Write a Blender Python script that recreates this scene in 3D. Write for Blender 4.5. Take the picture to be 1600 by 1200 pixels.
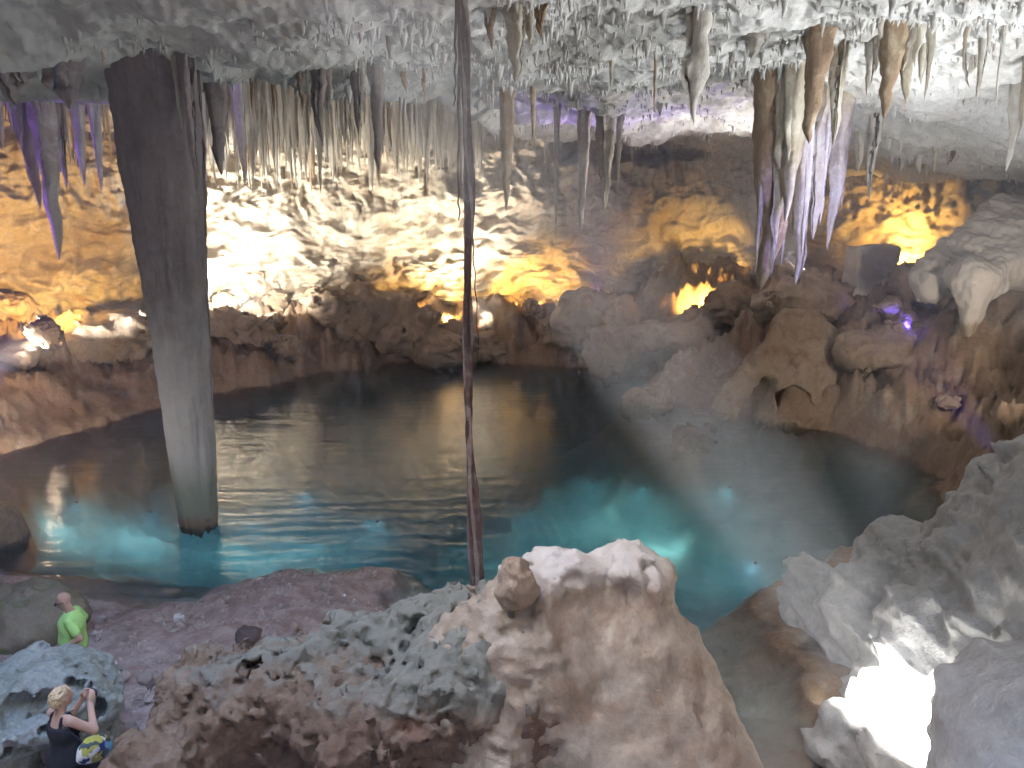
import bpy, math, random
import numpy as np
from mathutils import Vector

# ------------------------------------------------------------------ reset
for o in list(bpy.data.objects):
    bpy.data.objects.remove(o, do_unlink=True)
SC = bpy.context.scene
COL = SC.collection
R = math.radians

# ------------------------------------------------------------------ camera, sky, sun, exposure
CAM_H, PITCH, FPX = 7.8, 12.5, 1255.0           # focal length in pixels of the 1600 px wide photograph
cam_d = bpy.data.cameras.new('camera')
cam_d.sensor_width = 36.0
cam_d.lens = FPX / 1600 * 36.0
cam_d.clip_start, cam_d.clip_end = 0.1, 400.0
cam = bpy.data.objects.new('camera', cam_d)
COL.objects.link(cam)
cam.location = (0, 0, CAM_H)
cam.rotation_euler = (R(90 - PITCH), 0, 0)
SC.camera = cam

SUN_EL = 50.0
SUN_H = np.array([0.92, 0.39]) / math.hypot(0.92, 0.39)      # horizontal direction the sunlight travels in
world = bpy.data.worlds.new('World')
SC.world = world
world.use_nodes = True
wn = world.node_tree.nodes
wl = world.node_tree.links
wn.clear()
wo = wn.new('ShaderNodeOutputWorld')
wb = wn.new('ShaderNodeBackground')
sk = wn.new('ShaderNodeTexSky')
sk.sky_type = 'NISHITA'
sk.sun_disc = False
sk.sun_elevation = R(SUN_EL)
sk.sun_rotation = math.atan2(-SUN_H[0], -SUN_H[1])
wb.inputs['Strength'].default_value = 0.15
wl.new(sk.outputs[0], wb.inputs['Color'])
wl.new(wb.outputs[0], wo.inputs['Surface'])
sun_d = bpy.data.lights.new('sun', 'SUN')
sun_d.energy = 4.0
sun_d.angle = R(0.5)
sun_d.color = (1.0, 0.96, 0.9)
sun = bpy.data.objects.new('sun', sun_d)
COL.objects.link(sun)
_t = Vector((SUN_H[0] * math.cos(R(SUN_EL)), SUN_H[1] * math.cos(R(SUN_EL)), -math.sin(R(SUN_EL))))
sun.rotation_euler = _t.to_track_quat('-Z', 'Y').to_euler()
sun.location = (-20, -8, 40)

SC.view_settings.view_transform = 'Standard'
SC.view_settings.look = 'None'
SC.view_settings.exposure = 5.15
SC.view_settings.gamma = 1.0
SC.view_settings.use_curve_mapping = False
SC.render.engine = 'CYCLES'
cy = SC.cycles
cy.use_denoising = True
cy.max_bounces = 8
cy.diffuse_bounces = 5
cy.glossy_bounces = 3
cy.transmission_bounces = 4
cy.transparent_max_bounces = 8
cy.volume_bounces = 0
cy.caustics_reflective = False
cy.caustics_refractive = False
cy.sample_clamp_indirect = 3.0

# ------------------------------------------------------------------ numpy noise
_rs = np.random.RandomState(11)
PERM = np.concatenate([_rs.permutation(256)] * 3).astype(np.int32)
GRAD = _rs.normal(size=(256, 3))
GRAD = (GRAD / np.linalg.norm(GRAD, axis=1)[:, None]).astype(np.float32)
RND = _rs.rand(256, 3).astype(np.float32)


def perlin(p):
    p = np.asarray(p, np.float32)
    i = np.floor(p)
    f = p - i
    i = i.astype(np.int32) & 255
    u = f * f * f * (f * (f * 6 - 15) + 10)
    def g(dx, dy, dz):
        h = PERM[PERM[PERM[i[:, 0] + dx] + i[:, 1] + dy] + i[:, 2] + dz]
        gr = GRAD[h]
        return gr[:, 0] * (f[:, 0] - dx) + gr[:, 1] * (f[:, 1] - dy) + gr[:, 2] * (f[:, 2] - dz)
    ux, uy, uz = u[:, 0], u[:, 1], u[:, 2]
    a = g(0, 0, 0) * (1 - ux) + g(1, 0, 0) * ux
    b = g(0, 1, 0) * (1 - ux) + g(1, 1, 0) * ux
    c = g(0, 0, 1) * (1 - ux) + g(1, 0, 1) * ux
    d = g(0, 1, 1) * (1 - ux) + g(1, 1, 1) * ux
    return ((a * (1 - uy) + b * uy) * (1 - uz) + (c * (1 - uy) + d * uy) * uz) * 1.5


def fbm(p, octv=4, gain=0.5, ridged=False, seed=0.0):
    p = np.asarray(p, np.float32) + np.float32(seed)
    s = np.zeros(len(p), np.float32)
    a = 1.0
    for k in range(octv):
        n = perlin(p)
        if ridged:
            n = 1 - 2 * np.abs(n)
        s += a * n
        a *= gain
        p = p[:, [1, 2, 0]] * np.float32(2.03) + np.float32(17.3)
    return s


def worley(p):
    """distance to the nearest cell point"""
    p = np.asarray(p, np.float32)
    i = np.floor(p).astype(np.int32)
    f = p - i
    best = np.full(len(p), 9.0, np.float32)
    for dx in (-1, 0, 1):
        for dy in (-1, 0, 1):
            for dz in (-1, 0, 1):
                h = PERM[PERM[PERM[(i[:, 0] + dx) & 255] + ((i[:, 1] + dy) & 255)] + ((i[:, 2] + dz) & 255)]
                q = RND[h] + np.array([dx, dy, dz], np.float32) - f
                best = np.minimum(best, (q * q).sum(1))
    return np.sqrt(best)


def sstep(a, b, x):
    t = np.clip((x - a) / (b - a), 0, 1)
    return t * t * (3 - 2 * t)


def XYZ(x, y, z):
    return np.stack([x, y, z], -1).astype(np.float32)


# ------------------------------------------------------------------ pixel of the photograph + distance -> place
CP, SP = math.cos(R(PITCH)), math.sin(R(PITCH))


def at(u, v, Y):
    """the point seen at photograph pixel (u, v) that lies Y metres ahead of the viewpoint"""
    a, b = (u - 800) / FPX, (600 - v) / FPX
    dy, dz = CP + b * SP, -SP + b * CP
    t = Y / dy
    return Vector((a * t, Y, CAM_H + dz * t))


def px(Y, v=600):
    """size in metres of one photograph pixel at distance Y"""
    return Y / FPX / (CP + (600 - v) / FPX * SP)


# ------------------------------------------------------------------ mesh helpers
def mesh_from(name, verts, faces, smooth=True):
    """verts (n,3) array, faces (m,k) int array (k 3 or 4)"""
    me = bpy.data.meshes.new(name)
    verts = np.ascontiguousarray(verts, np.float32)
    faces = np.ascontiguousarray(faces, np.int32)
    k = faces.shape[1]
    me.vertices.add(len(verts))
    me.vertices.foreach_set('co', verts.ravel())
    me.loops.add(faces.size)
    me.loops.foreach_set('vertex_index', faces.ravel())
    me.polygons.add(len(faces))
    me.polygons.foreach_set('loop_start', np.arange(0, faces.size, k, dtype=np.int32))
    try:
        me.polygons.foreach_set('loop_total', np.full(len(faces), k, np.int32))
    except Exception:
        pass
    me.polygons.foreach_set('use_smooth', np.full(len(faces), smooth, bool))
    me.update(calc_edges=True)
    me.validate()
    return me


def link(name, me, mat=None, parent=None, loc=(0, 0, 0)):
    o = bpy.data.objects.new(name, me)
    COL.objects.link(o)
    if mat is not None and me is not None and len(me.materials) == 0:
        me.materials.append(mat)
    o.location = loc
    if parent is not None:
        o.parent = parent
    return o


def tag(o, label=None, cat=None, group=None, kind=None):
    if label:
        o['label'] = label
    if cat:
        o['category'] = cat
    if group:
        o['group'] = group
    if kind:
        o['kind'] = kind
    return o


def empty(name, loc, label, cat, group=None):
    o = bpy.data.objects.new(name, None)
    COL.objects.link(o)
    o.location = loc
    o.empty_display_size = 0.2
    return tag(o, label, cat, group)


def grid_faces(nu, nv, wrap=False):
    """quads of an nu x nv vertex grid (index = i*nv + j); wrap closes the first axis"""
    i = np.arange(nu if wrap else nu - 1)
    j = np.arange(nv - 1)
    I, J = np.meshgrid(i, j, indexing='ij')
    I2 = (I + 1) % nu
    return np.stack([I * nv + J, I2 * nv + J, I2 * nv + J + 1, I * nv + J + 1], -1).reshape(-1, 4)


def surface_nets(S, lo, vox):
    """quad mesh of the zero level of a sampled distance field"""
    ins = S < 0
    nx, ny, nz = S.shape
    c = [ins[a:nx - 1 + a, b:ny - 1 + b, d:nz - 1 + d] for a in (0, 1) for b in (0, 1) for d in (0, 1)]
    alls, anys = c[0].copy(), c[0].copy()
    for q in c[1:]:
        alls &= q
        anys |= q
    act = anys & ~alls
    idx = np.argwhere(act)
    n = len(idx)
    ids = np.full(act.shape, -1, np.int32)
    ids[act] = np.arange(n)
    vals = np.stack([S[idx[:, 0] + a, idx[:, 1] + b, idx[:, 2] + d] for a in (0, 1) for b in (0, 1) for d in (0, 1)], 1)
    corner = np.array([[a, b, d] for a in (0, 1) for b in (0, 1) for d in (0, 1)], np.float32)
    acc = np.zeros((n, 3), np.float32)
    cnt = np.zeros(n, np.float32)
    for a in range(8):
        for b in range(a + 1, 8):
            if np.abs(corner[a] - corner[b]).sum() != 1:
                continue
            va, vb = vals[:, a], vals[:, b]
            m = (va < 0) != (vb < 0)
            t = np.where(m, va / np.where(m, va - vb, 1), 0)[:, None]
            acc += np.where(m[:, None], corner[a] + t * (corner[b] - corner[a]), 0)
            cnt += m
    V = (idx + acc / cnt[:, None]) * vox + np.asarray(lo, np.float32)
    F = []
    for ax in range(3):
        o1, o2 = [(1, 2), (2, 0), (0, 1)][ax]
        sl0 = [slice(1, -1)] * 3
        sl1 = [slice(1, -1)] * 3
        sl0[ax] = slice(0, S.shape[ax] - 1)
        sl1[ax] = slice(1, S.shape[ax])
        s0, s1 = ins[tuple(sl0)], ins[tuple(sl1)]
        for flip, m in ((False, s0 & ~s1), (True, ~s0 & s1)):
            e = np.argwhere(m)
            if not len(e):
                continue
            off = np.ones(3, int)
            off[ax] = 0
            e = e + off
            def cell(d1, d2):
                q = e.copy()
                q[:, o1] -= d1
                q[:, o2] -= d2
                return ids[q[:, 0], q[:, 1], q[:, 2]]
            quad = [cell(1, 1), cell(0, 1), cell(0, 0), cell(1, 0)]
            if flip:
                quad = quad[::-1]
            F.append(np.stack(quad, 1))
    F = np.concatenate(F)
    F = F[(F >= 0).all(1)]
    return V, F


def sdf_mesh(name, f, lo, hi, vox, noise=None, amp=0.3):
    """mesh of f(P) < 0; noise(P) is added near the surface only"""
    lo, hi = np.asarray(lo, np.float32), np.asarray(hi, np.float32)
    n = np.ceil((hi - lo) / vox).astype(int) + 1
    ax = [lo[k] + vox * np.arange(n[k], dtype=np.float32) for k in range(3)]
    S = np.empty(tuple(n), np.float32)
    step = max(1, int(400000 / (n[1] * n[2])))
    for i in range(0, n[0], step):
        A = np.stack(np.meshgrid(ax[0][i:i + step], ax[1], ax[2], indexing='ij'), -1)
        sh = A.shape[:3]
        A = A.reshape(-1, 3)
        s = f(A)
        if noise is not None:
            m = np.abs(s) < amp
            if m.any():
                s[m] += noise(A[m])
        S[i:i + step] = s.reshape(sh)
    V, F = surface_nets(S, lo, vox)
    return mesh_from(name, V, F)


# distance-field pieces
def smin(a, b, k):
    h = np.clip(0.5 + 0.5 * (b - a) / k, 0, 1)
    return b + (a - b) * h - k * h * (1 - h)


def smax(a, b, k):
    return -smin(-a, -b, k)


def ell(P, c, r, rot=None):
    q = P - np.asarray(c, np.float32)
    if rot is not None:
        ca, sa = math.cos(rot), math.sin(rot)
        q = np.stack([q[:, 0] * ca + q[:, 1] * sa, -q[:, 0] * sa + q[:, 1] * ca, q[:, 2]], -1)
    r = np.asarray(r, np.float32)
    k0 = np.sqrt(((q / r) ** 2).sum(1))
    k1 = np.sqrt(((q / (r * r)) ** 2).sum(1)) + 1e-6
    return (k0 * (k0 - 1) / k1).astype(np.float32)


def cone(P, a, b, ra, rb):
    a, b = np.asarray(a, np.float32), np.asarray(b, np.float32)
    d = b - a
    q = P - a
    t = np.clip((q @ d) / float(d @ d), 0, 1)
    return (np.sqrt(((q - t[:, None] * d) ** 2).sum(1)) - (ra + (rb - ra) * t)).astype(np.float32)


def box(P, c, h, r=0.0):
    q = np.abs(P - np.asarray(c, np.float32)) - np.asarray(h, np.float32) + r
    return (np.sqrt((np.maximum(q, 0) ** 2).sum(1)) + np.minimum(q.max(1), 0) - r).astype(np.float32)


# ------------------------------------------------------------------ materials
def new_mat(name):
    m = bpy.data.materials.new(name)
    m.use_nodes = True
    nt = m.node_tree
    nt.nodes.clear()
    return m, nt


def rock_mat(name, ca, cb, cc, scale=1.0, streak=0.0, speck=0.25, bump=0.5, rough=0.85, stain=None, stain_amt=0.5, bscale=1.0, spec=0.25):
    """stone: two colours in broad clouds, a third in patches, optional vertical drip streaks and rusty stains, fine relief"""
    m, nt = new_mat(name)
    N, L = nt.nodes, nt.links
    out = N.new('ShaderNodeOutputMaterial')
    bs = N.new('ShaderNodeBsdfPrincipled')
    bs.inputs['Specular IOR Level'].default_value = spec
    L.new(bs.outputs[0], out.inputs['Surface'])
    geo = N.new('ShaderNodeNewGeometry')

    def noise(sc, det=6, rgh=0.6, vec=None, dist=0.0):
        n = N.new('ShaderNodeTexNoise')
        n.inputs['Scale'].default_value = sc
        n.inputs['Detail'].default_value = det
        n.inputs['Roughness'].default_value = rgh
        n.inputs['Distortion'].default_value = dist
        L.new(vec or geo.outputs['Position'], n.inputs['Vector'])
        return n.outputs['Fac']

    def ramp(fac, a, b):
        r = N.new('ShaderNodeMapRange')
        r.inputs['From Min'].default_value = a
        r.inputs['From Max'].default_value = b
        r.interpolation_type = 'SMOOTHSTEP'
        L.new(fac, r.inputs['Value'])
        return r.outputs['Result']

    def mix(fac, a, b, mode='MIX', amt=None):
        x = N.new('ShaderNodeMix')
        x.data_type = 'RGBA'
        x.blend_type = mode
        if amt is not None:
            mm = N.new('ShaderNodeMath')
            mm.operation = 'MULTIPLY'
            mm.inputs[1].default_value = amt
            L.new(fac, mm.inputs[0])
            fac = mm.outputs[0]
        L.new(fac, x.inputs[0])
        for s, k in ((a, 6), (b, 7)):
            if isinstance(s, tuple):
                x.inputs[k].default_value = (*s, 1)
            else:
                L.new(s, x.inputs[k])
        return x.outputs[2]

    col = mix(ramp(noise(0.45 * scale, 5), 0.38, 0.62), ca, cb)
    col = mix(ramp(noise(1.3 * scale, 7, 0.65, dist=0.6), 0.5, 0.68), col, cc)
    if stain:
        col = mix(ramp(noise(0.8 * scale, 6, 0.7, dist=1.2), 0.56, 0.72), col, stain, amt=stain_amt)
    if streak:
        mp = N.new('ShaderNodeMapping')
        mp.inputs['Scale'].default_value = (3.2, 3.2, 0.22)
        L.new(geo.outputs['Position'], mp.inputs['Vector'])
        st = noise(1.4 * scale, 5, 0.65, mp.outputs[0])
        col = mix(ramp(st, 0.48, 0.66), col, tuple(c * 0.55 for c in ca), amt=streak)
    fine = noise(9 * scale, 8, 0.75)
    col = mix(ramp(fine, 0.35, 0.62), mix(ramp(fine, 0.3, 0.31), col, tuple(c * 0.45 for c in cb)), col, amt=1.0) if speck > 0.5 else col
    dk = N.new('ShaderNodeMix')
    dk.data_type = 'RGBA'
    dk.blend_type = 'MULTIPLY'
    dk.inputs[0].default_value = min(1.0, speck * 1.6)
    L.new(col, dk.inputs[6])
    rr = N.new('ShaderNodeMapRange')
    rr.inputs['From Min'].default_value = 0.25
    rr.inputs['From Max'].default_value = 0.7
    rr.inputs['To Min'].default_value = 0.45
    rr.inputs['To Max'].default_value = 1.15
    L.new(fine, rr.inputs['Value'])
    L.new(rr.outputs[0], dk.inputs[7])
    L.new(dk.outputs[2], bs.inputs['Base Color'])
    bs.inputs['Roughness'].default_value = rough
    # relief
    b1 = N.new('ShaderNodeBump')
    b1.inputs['Strength'].default_value = bump
    b1.inputs['Distance'].default_value = 0.10 / bscale
    L.new(noise(3.2 * bscale, 9, 0.68), b1.inputs['Height'])
    b2 = N.new('ShaderNodeBump')
    b2.inputs['Strength'].default_value = bump * 0.8
    b2.inputs['Distance'].default_value = 0.03 / bscale
    L.new(noise(15 * bscale, 7, 0.72), b2.inputs['Height'])
    L.new(b1.outputs[0], b2.inputs['Normal'])
    L.new(b2.outputs[0], bs.inputs['Normal'])
    return m


def plain_mat(name, col, rough=0.6, metal=0.0, emit=0.0, noise_amt=0.2, nscale=20.0, spec=0.4):
    m, nt = new_mat(name)
    N, L = nt.nodes, nt.links
    out = N.new('ShaderNodeOutputMaterial')
    bs = N.new('ShaderNodeBsdfPrincipled')
    L.new(bs.outputs[0], out.inputs['Surface'])
    n = N.new('ShaderNodeTexNoise')
    n.inputs['Scale'].default_value = nscale
    n.inputs['Detail'].default_value = 5
    tc = N.new('ShaderNodeTexCoord')
    L.new(tc.outputs['Object'], n.inputs['Vector'])
    x = N.new('ShaderNodeMix')
    x.data_type = 'RGBA'
    x.inputs[6].default_value = (*[c * (1 - noise_amt) for c in col], 1)
    x.inputs[7].default_value = (*[min(1, c * (1 + noise_amt)) for c in col], 1)
    L.new(n.outputs['Fac'], x.inputs[0])
    L.new(x.outputs[2], bs.inputs['Base Color'])
    bs.inputs['Roughness'].default_value = rough
    bs.inputs['Metallic'].default_value = metal
    bs.inputs['Specular IOR Level'].default_value = spec
    if emit:
        bs.inputs['Emission Color'].default_value = (*col, 1)
        bs.inputs['Emission Strength'].default_value = emit
    return m


M = {}
M['ceiling'] = rock_mat('ceiling_stone', (0.52, 0.51, 0.49), (0.42, 0.405, 0.375), (0.57, 0.55, 0.52), 0.8, 0.0, 0.35, 0.5, stain=(0.30, 0.17, 0.09), stain_amt=0.55)
M['wall'] = rock_mat('wall_limestone', (0.50, 0.44, 0.35), (0.40, 0.33, 0.25), (0.58, 0.53, 0.44), 0.7, 0.5, 0.35, 0.6, stain=(0.28, 0.15, 0.08), stain_amt=0.6, bscale=0.9)
M['bank'] = rock_mat('bank_stone', (0.22, 0.135, 0.095), (0.27, 0.18, 0.13), (0.33, 0.26, 0.21), 0.7, 0.0, 0.35, 0.8, stain=(0.2, 0.09, 0.055), stain_amt=0.6)
M['boulder'] = rock_mat('boulder_stone', (0.36, 0.27, 0.19), (0.43, 0.34, 0.26), (0.30, 0.20, 0.14), 1.2, 0.0, 0.35, 0.7)
M['stal'] = rock_mat('stalactite_calcite', (0.46, 0.42, 0.34), (0.36, 0.30, 0.22), (0.52, 0.49, 0.42), 1.5, 0.5, 0.3, 0.6)
M['stal_brown'] = rock_mat('stalactite_brown', (0.34, 0.24, 0.15), (0.25, 0.17, 0.11), (0.42, 0.34, 0.24), 1.5, 0.6, 0.3, 0.6)
M['stal_grey'] = rock_mat('stalactite_grey', (0.25, 0.21, 0.19), (0.20, 0.165, 0.15), (0.30, 0.26, 0.23), 1.5, 0.5, 0.3, 0.6)
M['stal_white'] = rock_mat('stalactite_pale', (0.55, 0.52, 0.47), (0.46, 0.42, 0.36), (0.6, 0.58, 0.53), 1.5, 0.4, 0.25, 0.6)
M['column'] = rock_mat('column_stone', (0.17, 0.14, 0.125), (0.21, 0.18, 0.165), (0.14, 0.115, 0.10), 0.8, 0.55, 0.3, 0.6)
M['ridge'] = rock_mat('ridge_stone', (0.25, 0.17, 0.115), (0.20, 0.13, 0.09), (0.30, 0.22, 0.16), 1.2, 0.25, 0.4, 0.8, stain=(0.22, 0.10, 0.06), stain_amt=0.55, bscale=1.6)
def ragged_tint(m, col, z0, z1, axis=2, ns=2.2, amp=1.2):
    """a second colour blended in between two positions on an axis, with a ragged edge"""
    N, L = m.node_tree.nodes, m.node_tree.links
    bs = next(n for n in N if n.type == 'BSDF_PRINCIPLED')
    src = bs.inputs['Base Color'].links[0].from_socket
    geo = N.new('ShaderNodeNewGeometry')
    sep = N.new('ShaderNodeSeparateXYZ')
    L.new(geo.outputs['Position'], sep.inputs[0])
    nz = N.new('ShaderNodeTexNoise')
    nz.inputs['Scale'].default_value = ns
    nz.inputs['Detail'].default_value = 7
    nz.inputs['Roughness'].default_value = 0.7
    L.new(geo.outputs['Position'], nz.inputs['Vector'])
    ma = N.new('ShaderNodeMath')
    ma.operation = 'MULTIPLY_ADD'
    ma.inputs[1].default_value = amp
    L.new(nz.outputs['Fac'], ma.inputs[0])
    L.new(sep.outputs[axis], ma.inputs[2])
    mr = N.new('ShaderNodeMapRange')
    mr.inputs['From Min'].default_value = z0 + amp * 0.5
    mr.inputs['From Max'].default_value = z1 + amp * 0.5
    L.new(ma.outputs[0], mr.inputs['Value'])
    x = N.new('ShaderNodeMix')
    x.data_type = 'RGBA'
    L.new(mr.outputs[0], x.inputs[0])
    L.new(src, x.inputs[6])
    x.inputs[7].default_value = (*col, 1)
    L.new(x.outputs[2], bs.inputs['Base Color'])
    return m


M['mound'] = rock_mat('flowstone', (0.40, 0.315, 0.235), (0.45, 0.375, 0.295), (0.36, 0.265, 0.19), 1.3, 0.35, 0.35, 0.6, stain=(0.27, 0.18, 0.115), stain_amt=0.45, bscale=1.8)
M['pale'] = rock_mat('pale_rock', (0.60, 0.61, 0.62), (0.52, 0.52, 0.51), (0.65, 0.65, 0.64), 0.9, 0.0, 0.3, 0.7, stain=(0.42, 0.38, 0.27), stain_amt=0.5, bscale=1.4)
ragged_tint(M['ridge'], (0.22, 0.215, 0.18), 3.16, 3.34, amp=0.75)  # pale calcite tone plus the daylight on the crest, put into the colour
ragged_tint(M['ceiling'], (0.33, 0.33, 0.295), -2.5, -7.5, axis=0, ns=0.35, amp=5.0)  # darker and greyer towards the left
ragged_tint(M['column'], (0.56, 0.555, 0.55), 6.0, 2.0, amp=2.0)  # paler low down: mineral tone plus the daylight there, put into the colour
ragged_tint(M['column'], (0.36, 0.41, 0.33), 1.9, 0.9, amp=1.2)
ragged_tint(M['column'], (0.40, 0.34, 0.25), 0.35, 0.2, amp=0.3)
ragged_tint(M['mound'], (0.54, 0.50, 0.46), 4.12, 4.35, amp=0.5)  # paler above a ragged height
M['pitted'] = rock_mat('pitted_rock', (0.34, 0.37, 0.34), (0.42, 0.44, 0.42), (0.25, 0.26, 0.22), 2.0, 0.0, 0.5, 0.9, stain=(0.26, 0.15, 0.10), stain_amt=0.5, bscale=2.0)
M['stone'] = rock_mat('beach_stone', (0.50, 0.42, 0.385), (0.42, 0.34, 0.31), (0.62, 0.58, 0.55), 3.0, 0.0, 0.3, 0.6, bscale=3)
M['shaft'] = rock_mat('shaft_stone', (0.45, 0.44, 0.40), (0.38, 0.37, 0.33), (0.5, 0.47, 0.42), 1.0)

# ------------------------------------------------------------------ shape of the cave
LAKE = np.array([(-7.1, 14.2), (-4.9, 16.4), (-2.8, 16.1), (-2.3, 14.5), (-1.2, 12), (0.5, 10), (2, 8.5), (3.5, 8), (4.7, 9.5), (5.1, 12), (5.4, 14.5), (6.4, 16.3),
                 (9.4, 18.3), (11.4, 20.2), (13.0, 24), (11.2, 27), (7.7, 30.4), (5.2, 32.2), (6.8, 35.5), (4.5, 38.2), (1, 39.8), (-5, 41.3), (-10.3, 36),
                 (-14.1, 31.1), (-16.3, 24.4), (-20, 20), (-18, 16.6), (-11.5, 16.3), (-9.3, 15.3)], np.float32)


def lake_dist(x, y):
    """signed distance to the shoreline, negative over the water"""
    d2 = np.full(x.shape, 1e9, np.float32)
    ins = np.zeros(x.shape, bool)
    n = len(LAKE)
    for i in range(n):
        a, b = LAKE[i], LAKE[(i + 1) % n]
        e = b - a
        wx, wy = x - a[0], y - a[1]
        t = np.clip((wx * e[0] + wy * e[1]) / float(e @ e), 0, 1)
        d2 = np.minimum(d2, (wx - t * e[0]) ** 2 + (wy - t * e[1]) ** 2)
        c = ((a[1] > y) != (b[1] > y))
        xi = e[0] * (y - a[1]) / (e[1] if abs(e[1]) > 1e-6 else 1e-6) + a[0]
        ins ^= c & (x < xi)
    d = np.sqrt(d2)
    return np.where(ins, -d, d)


def floor_h(x, y, detail=True):
    x, y = np.asarray(x, np.float32), np.asarray(y, np.float32)
    shp = x.shape
    x, y = x.ravel(), y.ravel()
    z0 = np.zeros_like(x)
    d = lake_dist(x, y) + 0.7 * fbm(XYZ(x * 0.5, y * 0.5, z0), 4, seed=3)
    wl_ = sstep(-9, -11.5, x) * sstep(18, 21, y)
    wf = sstep(33, 36, y) * (1 - sstep(6, 9, x))
    wr = sstep(5, 7, x) * sstep(17, 20, y) * (1 - wf)
    wl_ = wl_ * (1 - wf)
    wl_ = np.maximum(wl_, sstep(-7, -10, x) * sstep(24, 28, y) * (1 - wf))
    wb = np.clip(1 - wl_ - wf - wr, 0, 1)
    dp = np.maximum(d, 0)
    hl = 0.15 * sstep(0, 0.6, d) + 2.9 * sstep(0.0, 7.0, d)
    hf = 0.5 * sstep(0, 0.5, d) + 1.5 * sstep(0, 4, d)
    crest = np.interp(y, [20, 24, 28, 31], [8.8, 8.4, 6.0, 4.6])
    hr = crest * (0.12 * sstep(0, 0.8, d) + 0.88 * sstep(0.2, 7.0, d)) - 2.2 * sstep(7.2, 9.0, d)
    hb = 0.13 * dp + 0.25 * sstep(0, 0.8, d) * 0.3
    land = wl_ * hl + wf * hf + wr * hr + wb * hb
    # ground behind and beside the viewpoint
    land = np.maximum(land, 6.0 * sstep(4.6, 1.0, y))
    land += 3.0 * sstep(7.5, 9.5, x) * sstep(15, 12, y)
    shallow = sstep(-3.5, -1.0, x) * sstep(17, 14, y) + 0.75 * sstep(0.0, -3.0, x) * sstep(24, 16.5, y)
    shallow = np.clip(shallow, 0, 1)
    dn = np.maximum(-d, 0)
    bed = -(4.6 * (1 - np.exp(-dn * 0.33)) * (1 - shallow) + shallow * 0.9 * (1 - np.exp(-dn * 0.5)))
    h = np.where(d > 0, land, bed)
    if detail:
        rocky = np.clip(wl_ + wf + wr, 0, 1) * (sstep(0.0, 1.2, d) * (1 - wl_) + wl_ * sstep(0.0, 4.5, d))
        p = XYZ(x, y, h * 1.2)
        n1 = fbm(p * 0.55, 5, 0.55)
        lump = 0.55 - worley(p * 0.75 + 5)
        h = h + rocky * (0.75 * n1 + 0.7 * lump + 0.30 * fbm(p * 1.6, 5, 0.6, ridged=True))
        qd = np.stack([(x * 0.8 + y * 0.6) * 0.25, (-x * 0.6 + y * 0.8) * 0.9, h * 1.6 + x * 0.5], -1)
        h = h - wl_ * rocky * 0.25 * fbm(qd, 4, 0.55, ridged=True)
        h = h + (1 - rocky) * (0.10 * fbm(p * 1.1, 5, 0.55) + 0.05 * (0.5 - worley(p * 2.5)))
        h = h + np.where(d < 0, 0.35 * fbm(XYZ(x * 0.4, y * 0.4, z0 + 9), 4) * np.clip(dn * 0.5, 0, 1), 0)
    return h.reshape(shp)


def on_floor(u, v, y0=8.0, y1=46.0):
    """distance ahead at which the line of sight through pixel (u, v) meets the floor, or None"""
    ys = np.linspace(y0, y1, 400)
    a, b = (u - 800) / FPX, (600 - v) / FPX
    t = ys / (CP + b * SP)
    z = CAM_H + t * (-SP + b * CP)
    hit = np.nonzero(floor_h((a * t).astype(np.float32), ys.astype(np.float32)) > z)[0]
    return float(ys[hit[0]]) if len(hit) else None


def floor_at(x, y):
    return float(floor_h(np.array([x]), np.array([y]))[0])


# openings in the roof: centre, radii, centre and radius of the upper rim, thickness of the roof there
HOLES = [(np.array([-5.4, 5.6]), np.array([4.0, 4.2]), np.array([-5.4, 5.6]) + 1.8 * SUN_H, 4.4, 6.0),
         (np.array([3.2, -2.2]), np.array([3.2, 2.7]), np.array([3.2, -2.2]), 3.6, 3.0)]  # second opening, out of view, added to light surfaces facing the viewpoint


def in_hole(x, y, k=1.0):
    m = np.zeros(np.shape(x), bool)
    for (c, r, tc, tr, t) in HOLES:
        dx, dy = (x - c[0]) / r[0], (y - c[1]) / r[1]
        m |= np.hypot(dx, dy) < k * hole_rad(np.arctan2(dy, dx))
    return m


def hole_rad(ang, seed=0.0):
    """irregular outline of the roof opening, relative radius"""
    a = np.asarray(ang)
    return 1 + 0.07 * np.sin(3 * a + 1.3 + seed) + 0.05 * np.sin(5 * a + seed * 2) + 0.035 * np.sin(9 * a + 2.1 + seed) + 0.02 * np.sin(17 * a + seed)


def ceil_h(x, y, detail=True):
    x, y = np.asarray(x, np.float32), np.asarray(y, np.float32)
    shp = x.shape
    x, y = x.ravel(), y.ravel()
    z0 = np.zeros_like(x)
    z = 11.25 + 0.55 * fbm(XYZ(x * 0.13, y * 0.13, z0 + 4), 3)
    ylip = np.interp(x, [-16, -8, -5.5, -2.5, 0.5, 8, 12], [21.5, 21.5, 22.5, 27, 38, 39, 40]) + 1.2 * fbm(XYZ(x * 0.5, y * 0.1, z0), 3)
    q = y - ylip
    z = z - 0.45 * sstep(-4, -0.3, q) + 2.4 * sstep(0.0, 1.6, q)
    z = z - 2.3 * sstep(7, 17, x) * sstep(14, 24, y)
    z = z - 0.9 * np.exp(-((x + 11.5) / 3.0) ** 2 - ((y - 17.5) / 2.5) ** 2)
    if detail:
        p = XYZ(x, y, z)
        z = z + 0.26 * fbm(p * 0.5, 3, 0.5) - 0.08 * np.clip(fbm(p * 1.3, 3, 0.6, ridged=True), 0, 2) + 0.05 * fbm(p * 4.0, 4, 0.65)
        z = z + 0.22 * np.clip(0.30 - worley(p * np.array([0.55, 0.55, 0.3], np.float32) + 2), 0, 1) * 2
        z = z - 0.10 * np.clip(0.5 - worley(p * np.array([2.6, 2.6, 0.3], np.float32)), 0, 1)
    return z.reshape(shp)


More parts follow.
